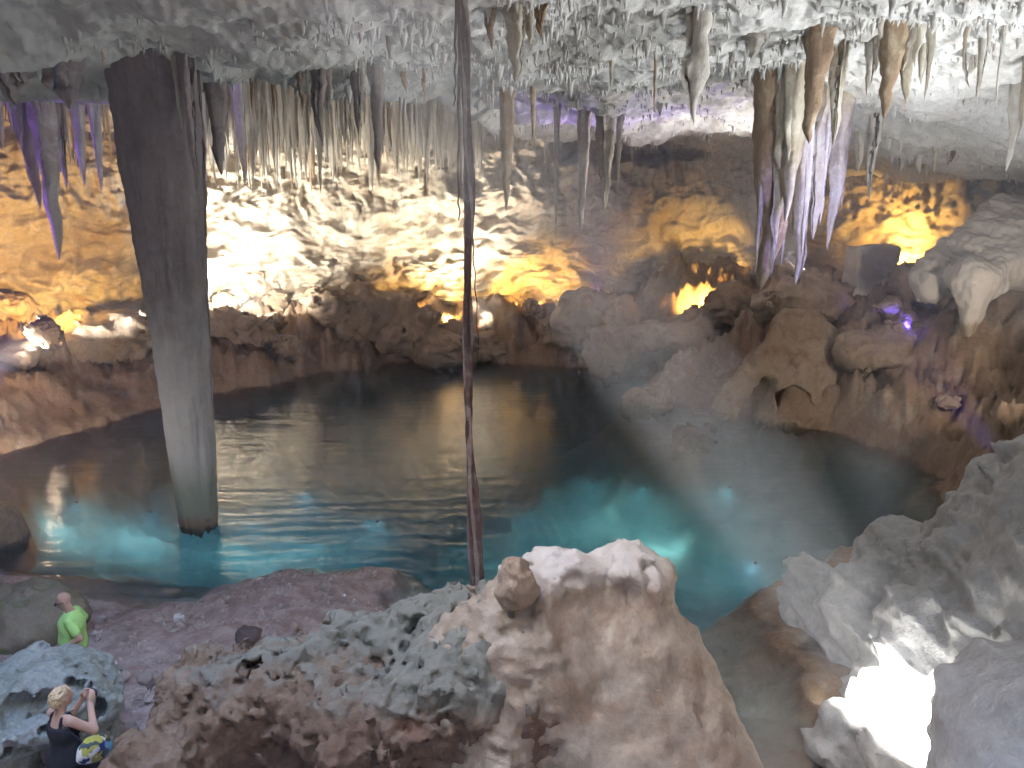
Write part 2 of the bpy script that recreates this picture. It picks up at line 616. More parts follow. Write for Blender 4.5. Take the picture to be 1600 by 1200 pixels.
def ceil_at(x, y):
    return float(ceil_h(np.array([x]), np.array([y]))[0])


_wc = np.array([(-14, -6), (-20, 8), (-24, 20), (-22.5, 33), (-14.5, 41), (-6, 45.5), (2, 47.2), (8, 45), (12, 40.5), (17, 34), (20, 27), (18, 17), (13.5, 8), (10, 0), (6, -7), (-5, -9)])
_wa = np.degrees(np.arctan2(_wc[:, 0], _wc[:, 1]))
_wr = np.hypot(_wc[:, 0], _wc[:, 1])
_o = np.argsort(_wa)
_wa, _wr = _wa[_o], _wr[_o]
_wa = np.concatenate([_wa - 360, _wa, _wa + 360])
_wr = np.concatenate([_wr] * 3)


def wall_R(az):
    az = np.asarray(az, np.float64)
    return sum(np.interp(az + k, _wa, _wr) for k in (-3, -1.5, 0, 1.5, 3)) / 5


def wall_disp(az, z, R0):
    x, y = R0 * np.sin(np.radians(az)), R0 * np.cos(np.radians(az))
    p = XYZ(x, y, z)
    p = p + 0.8 * np.stack([fbm(p * 0.3, 3, seed=31), fbm(p * 0.3, 3, seed=57), 0.6 * fbm(p * 0.4, 3, seed=77)], 1)
    d = 1.3 * fbm(p * 0.12, 3)
    low = 1 - sstep(4.5, 6.0, z + 0.8 * fbm(p * 0.25, 2, seed=9))
    d = d + 0.7 * fbm(p * np.array([0.3, 0.3, 0.6], np.float32), 4, 0.55)
    d = d - (0.05 + 0.34 * low) * fbm(p * np.array([0.5, 0.5, 0.9], np.float32), 5, 0.6, ridged=True)
    d = d + (0.05 + 0.10 * low) * fbm(p * 2.2, 3, 0.65)
    d = d + (0.65 * low + 0.08) * (worley(p * np.array([0.6, 0.6, 0.95], np.float32)) - 0.5) - 0.25 * low * np.clip(worley(p * 1.7 + 3) - 0.45, 0, 1)
    up = sstep(6.0, 8.5, z)
    flute = fbm(p * np.array([1.3, 1.3, 0.10], np.float32), 4, 0.6, ridged=True)
    d = d - 0.42 * up * flute
    # a long overhanging shelf: the wall above it stands forward of the broken rock below it
    shelf = sstep(-24, -19, az) * (1 - sstep(-10, -6, az))
    edge = 4.6 + 0.5 * fbm(XYZ(x * 0.35, y * 0.35, z * 0), 3)
    d = d + 1.1 * shelf * (1 - sstep(edge - 0.35, edge + 0.15, z)) * sstep(0.5, 2.5, z)
    # dark hollows near the roof
    hol = sstep(2, 4, az) * (1 - sstep(11, 14, az))
    d = d + 3.0 * hol * sstep(10.0, 10.6, z + 0.5 * fbm(p * 0.6, 3))
    w = worley(p * np.array([0.30, 0.30, 0.42], np.float32) + 3.0)
    d = d + 1.3 * np.clip(0.34 - w, 0, 1) * 3.0 * (1 - 0.5 * up)
    return d


AZ = np.concatenate([np.linspace(-180, -42, 56)[:-1], np.linspace(-42, 42, 600), np.linspace(42, 180, 56)[1:-1]])


def polar_grid(rad):
    A, Rr = np.meshgrid(np.radians(AZ), rad, indexing='ij')
    return (Rr * np.sin(A)).astype(np.float32), (Rr * np.cos(A)).astype(np.float32)


# floor: banks, beach and lake bed in one sheet
_rad = np.concatenate([np.linspace(0.4, 4.5, 12), np.exp(np.linspace(math.log(4.9), math.log(56), 330))])
X, Y = polar_grid(_rad)
Z = floor_h(X, Y)
# ------------------------------------------------------------------ material of the floor: pink-brown beach, red-brown banks, silt under water
def floor_mat():
    m = rock_mat('cave_floor_stone', (0.32, 0.215, 0.15), (0.38, 0.28, 0.20), (0.42, 0.34, 0.27), 0.8, 0.0, 0.4, 0.8, stain=(0.27, 0.14, 0.085), stain_amt=0.6, bscale=1.0)
    nt = m.node_tree
    N, L = nt.nodes, nt.links
    bs = next(n for n in N if n.type == 'BSDF_PRINCIPLED')
    src = bs.inputs['Base Color'].links[0].from_socket
    geo = N.new('ShaderNodeNewGeometry')
    sep = N.new('ShaderNodeSeparateXYZ')
    L.new(geo.outputs['Position'], sep.inputs[0])
    def rng(sock, a, b):
        r = N.new('ShaderNodeMapRange')
        r.inputs['From Min'].default_value = a
        r.inputs['From Max'].default_value = b
        L.new(sock, r.inputs['Value'])
        return r.outputs[0]
    def mul(a, b):
        q = N.new('ShaderNodeMath')
        q.operation = 'MULTIPLY'
        L.new(a, q.inputs[0])
        L.new(b, q.inputs[1])
        return q.outputs[0]
    def mixc(fac, a, b):
        x = N.new('ShaderNodeMix')
        x.data_type = 'RGBA'
        L.new(fac, x.inputs[0])
        L.new(a, x.inputs[6])
        L.new(b, x.inputs[7])
        return x.outputs[2]
    def two(sc, c1, c2, a=0.4, b=0.6):
        n = N.new('ShaderNodeTexNoise')
        n.inputs['Scale'].default_value = sc
        n.inputs['Detail'].default_value = 8
        n.inputs['Roughness'].default_value = 0.7
        L.new(geo.outputs['Position'], n.inputs['Vector'])
        x = N.new('ShaderNodeMix')
        x.data_type = 'RGBA'
        x.inputs[6].default_value = (*c1, 1)
        x.inputs[7].default_value = (*c2, 1)
        L.new(rng(n.outputs['Fac'], a, b), x.inputs[0])
        return x.outputs[2]
    beach = two(2.6, (0.36, 0.26, 0.235), (0.54, 0.45, 0.43))
    near = mul(rng(sep.outputs['Y'], 19.0, 16.5), rng(sep.outputs['X'], 3.5, 2.0))
    c = mixc(near, src, beach)
    bed = two(0.7, (0.42, 0.41, 0.35), (0.56, 0.53, 0.45))
    under = rng(sep.outputs['Z'], -0.05, -0.5)
    c = mixc(under, c, bed)
    L.new(c, bs.inputs['Base Color'])
    return m


M['floor'] = floor_mat()
V = np.stack([X, Y, Z], -1).reshape(-1, 3)
fl = link('cave_floor', mesh_from('cave_floor', V, grid_faces(len(AZ), len(_rad), True)[:, ::-1]), M['floor'])
tag(fl, kind='structure')

# roof with its opening
_rad = np.concatenate([np.linspace(0.3, 11, 44), np.exp(np.linspace(math.log(11.2), math.log(56), 290))])
X, Y = polar_grid(_rad)
Z = ceil_h(X, Y)
V = np.stack([X, Y, Z], -1).reshape(-1, 3)
F = grid_faces(len(AZ), len(_rad), True)
outside = ~in_hole(V[:, 0], V[:, 1], 0.9)
F = F[outside[F].all(1)]
tag(link('cave_ceiling', mesh_from('cave_ceiling', V, F), M['ceiling']), kind='structure')

# shafts of the openings up to the surface, and the ground up there; unseen, shaped to narrow the sunlight
n_a, n_z = 120, 14
ang = np.linspace(0, 2 * np.pi, n_a, endpoint=False)
for (hc, hr, top_c, top_r, SH_T) in HOLES:
    sv = []
    for k in range(n_a):
        rb = hole_rad(ang[k]) * hr
        rt = hole_rad(ang[k], 0.8) * top_r
        b = hc + rb * 0.97 * np.array([math.cos(ang[k]), math.sin(ang[k])])
        t = top_c + rt * np.array([math.cos(ang[k]), math.sin(ang[k])])
        for j in range(n_z):
            w = j / (n_z - 1)
            q = b * (1 - w) + t * w
            q = hc + (q - hc) * (1 + 0.14 * math.sin(w * math.pi))
            sv.append((q[0], q[1], 10.6 + w * (SH_T + 0.7)))
    sv = np.array(sv, np.float32)
    tag(link('ceiling_shaft', mesh_from('ceiling_shaft', sv, grid_faces(n_a, n_z, True)), M['shaft']), kind='structure')
    ring = []
    for k in range(n_a):
        d = np.array([math.cos(ang[k]), math.sin(ang[k])])
        t = top_c + hole_rad(ang[k], 0.8) * top_r * d
        for s in (0, 0.8, 2.2):
            q = t + d * s
            ring.append((q[0], q[1], 10.6 + SH_T + 0.7 + (0.0 if s == 0 else 0.15)))
    tag(link('ground', mesh_from('ground', np.array(ring, np.float32), grid_faces(n_a, 3, True)), M['bank']), kind='structure')

# wall
_zs = np.concatenate([np.linspace(-2.5, 0.5, 8)[:-1], np.linspace(0.5, 13.2, 230), np.linspace(13.2, 16, 6)[1:]])
A, Zg = np.meshgrid(AZ, _zs, indexing='ij')
R0 = wall_R(AZ)[:, None] + 0 * Zg
D = wall_disp(A.ravel(), Zg.ravel(), R0.ravel()).reshape(A.shape)
RR = R0 + D
V = np.stack([RR * np.sin(np.radians(A)), RR * np.cos(np.radians(A)), Zg], -1).reshape(-1, 3)
tag(link('cave_wall', mesh_from('cave_wall', V, grid_faces(len(AZ), len(_zs), True)), M['wall']), kind='structure')

# ------------------------------------------------------------------ water: a clear body that swallows red light, rippled on top
def water_mat():
    m, nt = new_mat('pool_water')
    N, L = nt.nodes, nt.links
    out = N.new('ShaderNodeOutputMaterial')
    gl = N.new('ShaderNodeBsdfGlossy')
    gl.inputs['Roughness'].default_value = 0.015
    tr = N.new('ShaderNodeBsdfTransparent')
    mx = N.new('ShaderNodeMixShader')
    fr = N.new('ShaderNodeFresnel')
    fr.inputs['IOR'].default_value = 1.333
    geo = N.new('ShaderNodeNewGeometry')
    mp = N.new('ShaderNodeMapping')
    mp.inputs['Rotation'].default_value = (0, 0, R(-22))
    mp.inputs['Scale'].default_value = (0.7, 3.2, 1)
    L.new(geo.outputs['Position'], mp.inputs['Vector'])
    n1 = N.new('ShaderNodeTexNoise')
    n1.inputs['Scale'].default_value = 0.75
    n1.inputs['Detail'].default_value = 3
    L.new(mp.outputs[0], n1.inputs['Vector'])
    n2 = N.new('ShaderNodeTexNoise')
    n2.inputs['Scale'].default_value = 4.5
    n2.inputs['Detail'].default_value = 2
    L.new(mp.outputs[0], n2.inputs['Vector'])
    b1 = N.new('ShaderNodeBump')
    b1.inputs['Strength'].default_value = 0.8
    b1.inputs['Distance'].default_value = 0.06
    L.new(n1.outputs['Fac'], b1.inputs['Height'])
    b2 = N.new('ShaderNodeBump')
    b2.inputs['Strength'].default_value = 0.6
    b2.inputs['Distance'].default_value = 0.006
    L.new(n2.outputs['Fac'], b2.inputs['Height'])
    L.new(b1.outputs[0], b2.inputs['Normal'])
    L.new(b2.outputs[0], gl.inputs['Normal'])
    L.new(b2.outputs[0], fr.inputs['Normal'])
    L.new(fr.outputs[0], mx.inputs[0])
    L.new(tr.outputs[0], mx.inputs[1])
    L.new(gl.outputs[0], mx.inputs[2])
    L.new(mx.outputs[0], out.inputs['Surface'])
    va = N.new('ShaderNodeVolumeAbsorption')
    va.inputs['Color'].default_value = (0.08, 0.64, 0.84, 1)
    va.inputs['Density'].default_value = 0.16
    vs = N.new('ShaderNodeVolumeScatter')
    vs.inputs['Color'].default_value = (0.22, 0.74, 0.95, 1)
    vs.inputs['Density'].default_value = 0.032
    ad = N.new('ShaderNodeAddShader')
    L.new(va.outputs[0], ad.inputs[0])
    L.new(vs.outputs[0], ad.inputs[1])
    L.new(ad.outputs[0], out.inputs['Volume'])
    return m


M['water'] = water_mat()
wx0, wx1, wy0, wy1, wz0 = -26, 22, 4.8, 46, -7.5
wv = np.array([(x, y, z) for z in (wz0, 0) for y in (wy0, wy1) for x in (wx0, wx1)], np.float32)
wf_ = np.array([(0, 2, 3, 1), (4, 5, 7, 6), (0, 1, 5, 4), (2, 6, 7, 3), (0, 4, 6, 2), (1, 3, 7, 5)])
tag(link('water', mesh_from('water', wv, wf_, False), M['water']), kind='structure')

# ------------------------------------------------------------------ floodlights
M['housing'] = plain_mat('lamp_housing', (0.16, 0.13, 0.11), 0.6, 0.0)
LENS = {}


def lens_mat(key, col):
    if key not in LENS:
        LENS[key] = plain_mat(key + '_lamp_glass', col, 0.2, emit=0.001 if key in ('green', 'cyan') else 0.5, noise_amt=0.0)
    return LENS[key]


def box_vf(c, h, taper=1.0):
    v = []
    for z in (-1, 1):
        k = taper if z > 0 else 1.0
        for x, y in ((-1, -1), (1, -1), (1, 1), (-1, 1)):
            v.append((c[0] + x * h[0] * k, c[1] + y * h[1] * k, c[2] + z * h[2]))
    f = [(0, 3, 2, 1), (4, 5, 6, 7), (0, 1, 5, 4), (1, 2, 6, 5), (2, 3, 7, 6), (3, 0, 4, 7)]
    return v, f


def boxes_mesh(name, lst):
    V, F = [], []
    for b in lst:
        v, f = box_vf(*b)
        F += [tuple(i + len(V) for i in q) for q in f]
        V += v
    return mesh_from(name, np.array(V, np.float32), np.array(F), False)


ME_HOUSING = boxes_mesh('housing', [((0, 0, -0.06), (0.13, 0.10, 0.05), 1.25), ((0, 0, 0.0), (0.17, 0.13, 0.015)), ((-0.09, 0, -0.13), (0.008, 0.08, 0.03)), ((-0.03, 0, -0.13), (0.008, 0.08, 0.03)),
                                    ((0.03, 0, -0.13), (0.008, 0.08, 0.03)), ((0.09, 0, -0.13), (0.008, 0.08, 0.03))])
ME_LENS = boxes_mesh('lens', [((0, 0, 0.020), (0.145, 0.105, 0.004))])
ME_BRACKET = boxes_mesh('bracket', [((-0.185, 0, -0.08), (0.006, 0.02, 0.10)), ((0.185, 0, -0.08), (0.006, 0.02, 0.10)), ((0, 0, -0.185), (0.19, 0.02, 0.006))])
ME_HOUSING.materials.append(M['housing'])
ME_BRACKET.materials.append(M['housing'])

YEL, WHI, BLU, PUR, TEA = (1.0, 0.58, 0.14), (1.0, 0.93, 0.80), (0.12, 0.08, 1.0), (0.32, 0.16, 1.0), (0.75, 1.0, 0.85)


def floodlight(pos, aim, watts, col, cone, label, key, blend=0.6, size=0.12, group='cave floodlights', lift=0.32):
    pos, aim = Vector(pos), Vector(aim)
    if pos.z > 0:
        pos.z = max(pos.z, floor_at(pos.x, pos.y) + lift)
    e = empty('floodlight', pos, label, 'floodlight', group)
    e.rotation_euler = (aim - pos).to_track_quat('Z', 'Y').to_euler()
    link('housing', ME_HOUSING, None, e)
    le = link('lens', ME_LENS.copy(), lens_mat(key, col), e)
    link('bracket', ME_BRACKET, None, e)
    ld = bpy.data.lights.new('floodlight_beam', 'SPOT')
    ld.energy, ld.color, ld.spot_size, ld.spot_blend, ld.shadow_soft_size = watts, col, R(cone), blend, size
    lo = bpy.data.objects.new('floodlight_beam', ld)
    COL.objects.link(lo)
    lo.parent = e
    lo.location = (0, 0, 0.16)
    lo.rotation_euler = (math.pi, 0, 0)
    return e


LW = 1.0
floodlight(at(66, 498, 29.5), at(60, 375, 36), 110 * LW, YEL, 115, 'amber floodlight glowing low in the hollow of the left bank', 'amber', 0.9, lift=0.5)
floodlight(at(383, 490, 37.0), at(430, 300, 43), 190 * LW, WHI, 145, 'white floodlight among rounded boulders behind the grey column', 'white', 0.9, lift=0.6)
floodlight((-14.1, 38.3, 0.1), at(342, 365, 42.5), 110 * LW, WHI, 120, 'white floodlight close to the wall, making its brightest patch', 'white', 0.9, lift=0.6)
floodlight((-18.9, 26.5, 0.1), at(520, 250, 44), 950 * LW, (1.0, 0.94, 0.84), 36, 'added white floodlight on the bank beyond the tan boulder, washing the pale wall', 'white', 0.9, lift=0.7)  # added out of view to spread light over the far wall
floodlight((-1.2, 41.6, 0.1), at(680, 270, 46.5), 260 * LW, (1.0, 0.90, 0.74), 100, 'added warm white floodlight on the far bank, washing the wall around the roots', 'white', 0.95, 0.4, lift=0.7)  # added to carry the wall light further right
floodlight(at(705, 527, 42.5), at(680, 460, 46.5), 100 * LW, YEL, 96, 'small amber floodlight at the foot of the far wall, near the hanging roots', 'amber', 0.9, lift=0.6)
floodlight(at(828, 505, 42.5), at(832, 465, 46.8), 170 * LW, YEL, 96, 'amber floodlight washing the middle of the far wall', 'amber', 0.95, lift=0.7)
floodlight(at(1085, 480, 37.0), at(1105, 435, 44), 130 * LW, YEL, 84, 'amber floodlight in the notch beside the dark slope', 'amber', 0.9, lift=0.8)
floodlight(at(1395, 420, 33.2), at(1440, 300, 37), 40 * LW, YEL, 135, 'amber floodlight hidden behind the broken square block', 'amber', 0.9)
_yb = on_floor(1432, 514) or 27.0
floodlight(at(1432, 508, _yb - 0.8), at(1378, 500, _yb + 1.6), 8.0 * LW, BLU, 56, 'bright blue floodlight wedged among the rocks of the slope', 'blue', size=0.05)
floodlight((9.6, 15.0, 2.9), at(1268, 330, 22.4), 115 * LW, (0.17, 0.12, 1.0), 30, 'violet floodlight shining up at the long stalactite cluster', 'violet', 0.5)
floodlight((-17.6, 25.2, 0.1), at(60, 200, 25.6), 210 * LW, PUR, 66, 'violet floodlight shining up at the stalactites beside the left edge', 'violet', 0.7, lift=0.6)
floodlight(at(930, 470, 41.0), at(960, 130, 29.0), 260 * LW, PUR, 38, 'violet floodlight on the far bank aimed at the roof', 'violet', 0.8)
# added lamps, out of view, brightening the roof, slope and bank
floodlight((9.8, 12.0, 6.6), (6.0, 16.5, 11.0), 65 * LW, (0.92, 0.97, 1.0), 112, 'added white floodlight standing on the pale rock, washing the roof above it', 'white', 0.9, 0.6)
floodlight((13.2, 17.5, 5.0), (3.0, 18.5, 12.5), 170 * LW, (0.93, 0.97, 1.0), 90, 'added white floodlight high on the slope behind the pale rock bank', 'white', 0.9, 0.8)
floodlight((11.8, 33.0, 5.2), (3.0, 30.0, 11.5), 240 * LW, (1.0, 0.96, 0.92), 110, 'added white floodlight behind the tent-shaped flowstone, washing the far roof', 'white', 0.9, 0.6)
floodlight((7.9, 16.6, 0.3), (11.0, 22.8, 9.9), 150 * LW, (0.95, 0.97, 1.0), 54, 'added white floodlight at the waterline behind the pale rock bank, washing the low roof', 'white', 0.9, 0.5, lift=0.4)
floodlight((13.6, 17.0, 5.0), (12.6, 27.0, 4.6), 60 * LW, (1.0, 0.86, 0.70), 80, 'added warm floodlight behind the pale rock bank, aimed along the brown slope', 'white', 0.9, 0.5)
floodlight((-12.5, 14.0, 1.0), (-3.0, 20.0, 11.0), 18 * LW, (1.0, 0.96, 0.9), 110, 'added white floodlight at the end of the beach', 'white', 0.9, 0.6)
floodlight((-15.5, 20.6, 0.6), (-15.0, 30.0, 2.0), 70 * LW, (1.0, 0.82, 0.66), 120, 'added warm floodlight low beside the tan boulder, washing the red-brown bank', 'white', 0.9, 0.6)

# ------------------------------------------------------------------ big rocks
def big_rock(name, me, mat, label, cat, group=None):
    o = link(name, me, mat)
    return tag(o, label, cat, group)


# the long ridge
C_SLAB = [(-3.52, 6.85, 2.5), (-3.15, 7.25, 2.72), (-2.6, 7.7, 2.72), (-1.9, 7.8, 2.85), (-1.2, 8.0, 2.95), (-0.5, 7.7, 3.35), (0.1, 7.6, 3.5)]


def f_ridge(P):
    s = None
    for (a, b, r1, r2) in zip(C_SLAB[:-1], C_SLAB[1:], (.34, .36, .42, .42, .42, .38), (.36, .42, .42, .42, .38, .4)):
        q = cone(P, a, b, r1, r2)
        s = q if s is None else smin(s, q, 0.25)
    # front lip of the flat top
    for (a, b, r1, r2) in (((-2.6, 7.3, 2.72), (-1.55, 6.85, 2.85), .25, .36), ((-1.55, 6.85, 2.85), (-0.7, 6.95, 3.0), .36, .36), ((-0.7, 6.9, 3.1), (0, 7.2, 3.4), .4, .45)):
        s = smin(s, cone(P, a, b, r1, r2), 0.3)
    # body below the lip, set back
    s = smin(s, cone(P, (-3.4, 7.15, 1.9), (-3.5, 7.1, 0.3), .45, .6), 0.35)
    for (x, y, r) in ((-3.0, 7.5, .65), (-2.2, 7.5, .75), (-1.4, 7.5, .8), (-0.6, 7.5, .85), (0.2, 7.5, .9)):
        s = smin(s, cone(P, (x, y, 2.6), (x, y - 0.25, -0.5), r * 0.8, r * 1.15), 0.35)
    # hollow under the lip
    s = smax(s, -ell(P, (-2.1, 6.5, 2.2), (1.2, 0.6, 0.5)), 0.25)
    # pockets in the top
    for c, r in (((-1.75, 7.5, 3.4), (.35, .3, .22)), ((-1.0, 7.65, 3.52), (.3, .2, .2)), ((-2.55, 7.35, 3.2), (.4, .25, .25)), ((-1.15, 7.0, 3.5), (.35, .2, .18))):
        s = smax(s, -ell(P, c, r), 0.08)
    return s


def n_ridge(P):
    top = sstep(2.45, 2.85, P[:, 2]) * sstep(0.1, -0.5, P[:, 0])
    n = 0.15 * fbm(P * 1.3, 4, 0.55) + 0.05 * fbm(P * np.array([5, 5, 2.0], np.float32), 3, 0.6)
    Q = P + 0.12 * np.stack([fbm(P * 2.5, 3, seed=3), fbm(P * 2.5, 3, seed=8), fbm(P * 2.5, 3, seed=15)], 1)
    kn = worley(Q * 2.8) - 0.45
    pit = np.clip(0.40 - worley(Q * 5.5 + 9), 0, 1)
    pit2 = np.clip(0.42 - worley(Q * 11 + 4), 0, 1)
    flt = fbm(P * np.array([3.4, 3.4, 0.5], np.float32), 3, 0.55, ridged=True)
    chip = fbm(Q * 4.0, 4, 0.65, ridged=True)
    return n + top * (0.13 * kn + 0.34 * pit + 0.16 * pit2 - 0.045 * chip) - (1 - top) * (0.05 * flt + 0.035 * chip) + 0.04 * kn + 0.06 * (1 - top) * pit


ridge_me = sdf_mesh('rock_ridge', f_ridge, (-5.0, 5.4, 0.2), (0.9, 9.0, 4.4), 0.027, n_ridge, 0.55)
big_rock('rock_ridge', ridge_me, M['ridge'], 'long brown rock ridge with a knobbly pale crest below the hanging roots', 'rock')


# flowstone mound at the end of the ridge
def f_mound(P):
    s = cone(P, (0.75, 7.6, 3.95), (0.6, 7.3, 1.0), .36, 1.5)
    s = smin(s, cone(P, (1.18, 7.6, 3.92), (1.35, 7.2, 1.0), .40, 1.35), 0.2)
    s = smin(s, ell(P, (0.66, 7.45, 4.20), (.25, .27, .27)), 0.08)
    s = smin(s, ell(P, (1.16, 7.45, 4.20), (.22, .27, .25)), 0.08)
    s = smin(s, ell(P, (1.40, 7.6, 4.02), (.26, .35, .3)), 0.1)
    s = smin(s, cone(P, (1.5, 7.4, 3.4), (2.2, 6.7, 1.2), .32, .85), 0.3)
    s = smin(s, cone(P, (0.25, 7.5, 3.75), (-0.45, 7.35, 3.35), .38, .3), 0.25)
    s = smin(s, cone(P, (0.2, 7.3, 3.3), (-0.3, 7.1, 0.8), .5, .95), 0.3)
    # broken left flank
    s = smax(s, -ell(P, (0.28, 6.45, 2.9), (.42, .35, 1.2), 0.25), 0.15)
    s = smax(s, -ell(P, (0.60, 7.15, 4.27), (.16, .12, .10)), 0.03)
    return s


def n_mound(P):
    left = sstep(0.75, 0.2, P[:, 0] + 0.25 * (P[:, 2] - 3) * 0)
    drip = fbm(P * np.array([3.0, 3.0, 0.9], np.float32), 4, 0.6, ridged=True)
    ledge = fbm(P * np.array([1.6, 1.6, 5.0], np.float32) + np.array([0, 0, 0], np.float32), 3, 0.55, ridged=True)
    up = sstep(3.7, 4.1, P[:, 2])
    return 0.085 * fbm(P * np.array([1.7, 1.7, 1.0], np.float32), 4, 0.5) + (0.016 + 0.02 * up) * fbm(P * 5, 5, 0.65) + 0.07 * up * (worley(P * 3.2) - .45) + 0.14 * np.clip(.22 - worley(P * 3.0 + 7), 0, 1) - 0.03 * np.clip(fbm(P * np.array([2.5, 2.5, 1.0], np.float32), 3, 0.5, ridged=True), 0, 2) - left * (0.07 * drip + 0.05 * ledge) + left * 0.08 * (worley(P * 4) - 0.45)


mound_me = sdf_mesh('flowstone_mound', f_mound, (-1.5, 5.2, 0.6), (3.2, 9.2, 4.7), 0.036, n_mound, 0.4)
mound_o = big_rock('flowstone_mound', mound_me, M['mound'], 'tall tan flowstone mound with a smooth flank and knobbed white top', 'flowstone')

# small boulder perched on the ridge beside the mound
c = at(806, 915, 7.0)
big_rock('perched_boulder', sdf_mesh('perched_boulder', lambda P: smin(ell(P, c, (.22, .2, .23)), ell(P, c + Vector((-.03, 0, .2)), (.12, .12, .1)), 0.06), (c.x - .5, c.y - .5, c.z - .5), (c.x + .5, c.y + .5, c.z + .5), 0.025,
         lambda P: 0.05 * fbm(P * 4, 4, 0.6) + 0.04 * (worley(P * 6) - .4), 0.2), M['boulder'], 'rounded boulder perched on the ridge against the flowstone mound', 'rock')


# mushroom-shaped pitted boulder on the beach
VW = np.array([0.54, -0.84])            # from the boulder towards the stairs


def f_pit(P):
    def on(a, b, h):                     # a metres across, b metres towards the stairs
        return (-6.08 + 0.84 * a + 0.54 * b, 9.2 + 0.54 * a - 0.84 * b, h - 0.18)
    s = ell(P, on(0, 0, 1.85), (.92, .82, .48), 0.57)
    s = smin(s, ell(P, on(0.35, .1, 1.62), (.60, .6, .42)), 0.2)
    s = smin(s, ell(P, on(-0.5, .2, 1.65), (.55, .5, .40)), 0.2)
    s = smin(s, cone(P, on(-.5, .1, 1.6), on(-.5, .1, 0.2), .34, .5), 0.2)
    s = smin(s, cone(P, on(.45, 0, 1.5), on(.5, 0, 0.3), .35, .45), 0.2)
    for (a, b, h, r) in ((-.10, .72, 2.03, (.36, .40, .16)), (.36, .62, 2.06, (.14, .35, .12)), (.30, .75, 1.66, (.11, .35, .10)), (.62, .5, 1.75, (.12, .3, .10)), (-.42, .75, 1.62, (.12, .35, .09)),
                         (-.2, .78, 1.60, (.08, .3, .07)), (.55, .45, 2.08, (.08, .25, .07)), (-.62, .5, 1.95, (.09, .3, .08)), (.05, .8, 1.75, (.07, .25, .06))):
        s = smax(s, -ell(P, on(a, b, h), r, 0.57), 0.04)
    return s


def n_pit(P):
    w = worley(P * 4.6)
    w2 = worley(P * 10.0)
    return 0.09 * fbm(P * 2.0, 4, 0.55) + 0.34 * np.clip(0.36 - w, 0, 1) + 0.20 * np.clip(0.36 - w2, 0, 1)


big_rock('pitted_boulder', sdf_mesh('pitted_boulder', f_pit, (-7.4, 8.0, 0.15), (-4.5, 10.7, 2.7), 0.025, n_pit, 0.4), M['pitted'],
         'grey-green pitted boulder with a dark slot, between the two people', 'rock')


# pale rock bank in the daylight
def f_pale(P):
    x, y, z = P[:, 0], P[:, 1], P[:, 2]
    face = (np.interp(y, [4, 8, 10, 11, 12, 13, 14, 16.5], [4.9, 4.9, 5.0, 5.25, 5.6, 6.2, 6.9, 8.6]).astype(np.float32) + 0.42 * z - x) * 0.9
    top = (z - (4.75 + 0.7 * (x - 7.3) - 1.15 * (y - 11))) * 0.6
    s = smax(face, top, 0.3)
    s = smin(s, ell(P, (5.8, 14.3, 0.35), (.50, .6, .75)), 0.2)
    s = smin(s, ell(P, (7.2, 13.6, 1.3), (.7, .9, .8)), 0.25)
    s = smin(s, ell(P, (6.3, 12.9, 0.7), (.8, 1.0, .8)), 0.3)
    s = smin(s, ell(P, (5.15, 10.3, 0.15), (.70, .5, .5)), 0.12)
    s = smin(s, ell(P, (5.3, 8.9, 0.5), (.6, .8, .7)), 0.15)
    s = smin(s, ell(P, (6.0, 10.4, 1.6), (.6, .8, .8)), 0.25)
    s = smin(s, ell(P, (5.15, 6.1, 2.5), (1.2, 1.5, 1.5)), 0.2)
    s = smin(s, ell(P, (6.9, 8.2, 3.4), (1.0, 1.4, 1.1)), 0.3)
    return s


def n_pale(P):
    # beds dipping towards the water
    q = P @ np.array([[0.8, 0, 0.6], [0.2, 1, 0], [-0.6, 0, 0.8]], np.float32)
    lay = fbm(q * np.array([0.6, 0.45, 2.3], np.float32), 4, 0.55, ridged=True)
    near = sstep(7.5, 6.5, P[:, 1])
    return (1 - 0.7 * near) * (0.20 * fbm(P * 0.8, 4, 0.5) - 0.13 * lay + 0.09 * (worley(P * 1.6) - 0.45) + 0.035 * fbm(P * 4, 3, 0.6)) + 0.02 * fbm(P * 6, 3)


big_rock('pale_rock_bank', sdf_mesh('pale_rock_bank', f_pale, (3.6, 4.2, -0.8), (11.5, 16.6, 7.2), 0.06, n_pale, 0.8), M['pale'],
         'huge pale rock bank with dipping beds, partly in blazing sunlight', 'rock')


# tent-shaped flowstone on the slope beyond the pool
c0 = at(1235, 500, 30.3)


def f_tent(P):
    s = cone(P, c0, c0 + Vector((0.3, -0.6, -3.6)), .35, 1.75)
    s = smin(s, cone(P, c0 + Vector((-.1, 0, -.1)), c0 + Vector((-2.7, -1.5, -3.1)), .28, .40), 0.35)
    s = smin(s, cone(P, c0 + Vector((0.5, 0, -0.2)), c0 + Vector((1.6, -0.9, -3.2)), .45, 1.0), 0.6)
    s = smin(s, cone(P, c0 + Vector((1.0, 0.3, -0.4)), c0 + Vector((3.0, -0.5, -2.8)), .5, 1.0), 0.6)
    s = smax(s, -ell(P, c0 + Vector((-0.35, -2.2, -2.75)), (.75, 1.9, .75)), 0.12)
    return s


big_rock('tent_flowstone', sdf_mesh('tent_flowstone', f_tent, c0 + Vector((-3.6, -3.4, -4.4)), c0 + Vector((3.8, 2.2, 0.9)), 0.07,
         lambda P: 0.16 * fbm(P * 1.0, 4, 0.5) - 0.10 * fbm(P * np.array([1.8, 1.8, 0.5], np.float32), 3, ridged=True), 0.6), M['boulder'],
         'tent-shaped flowstone over a dark gap at the far waterline', 'flowstone')

# hanging fang of flowstone on the slope
c1 = at(1522, 440, 25.5)


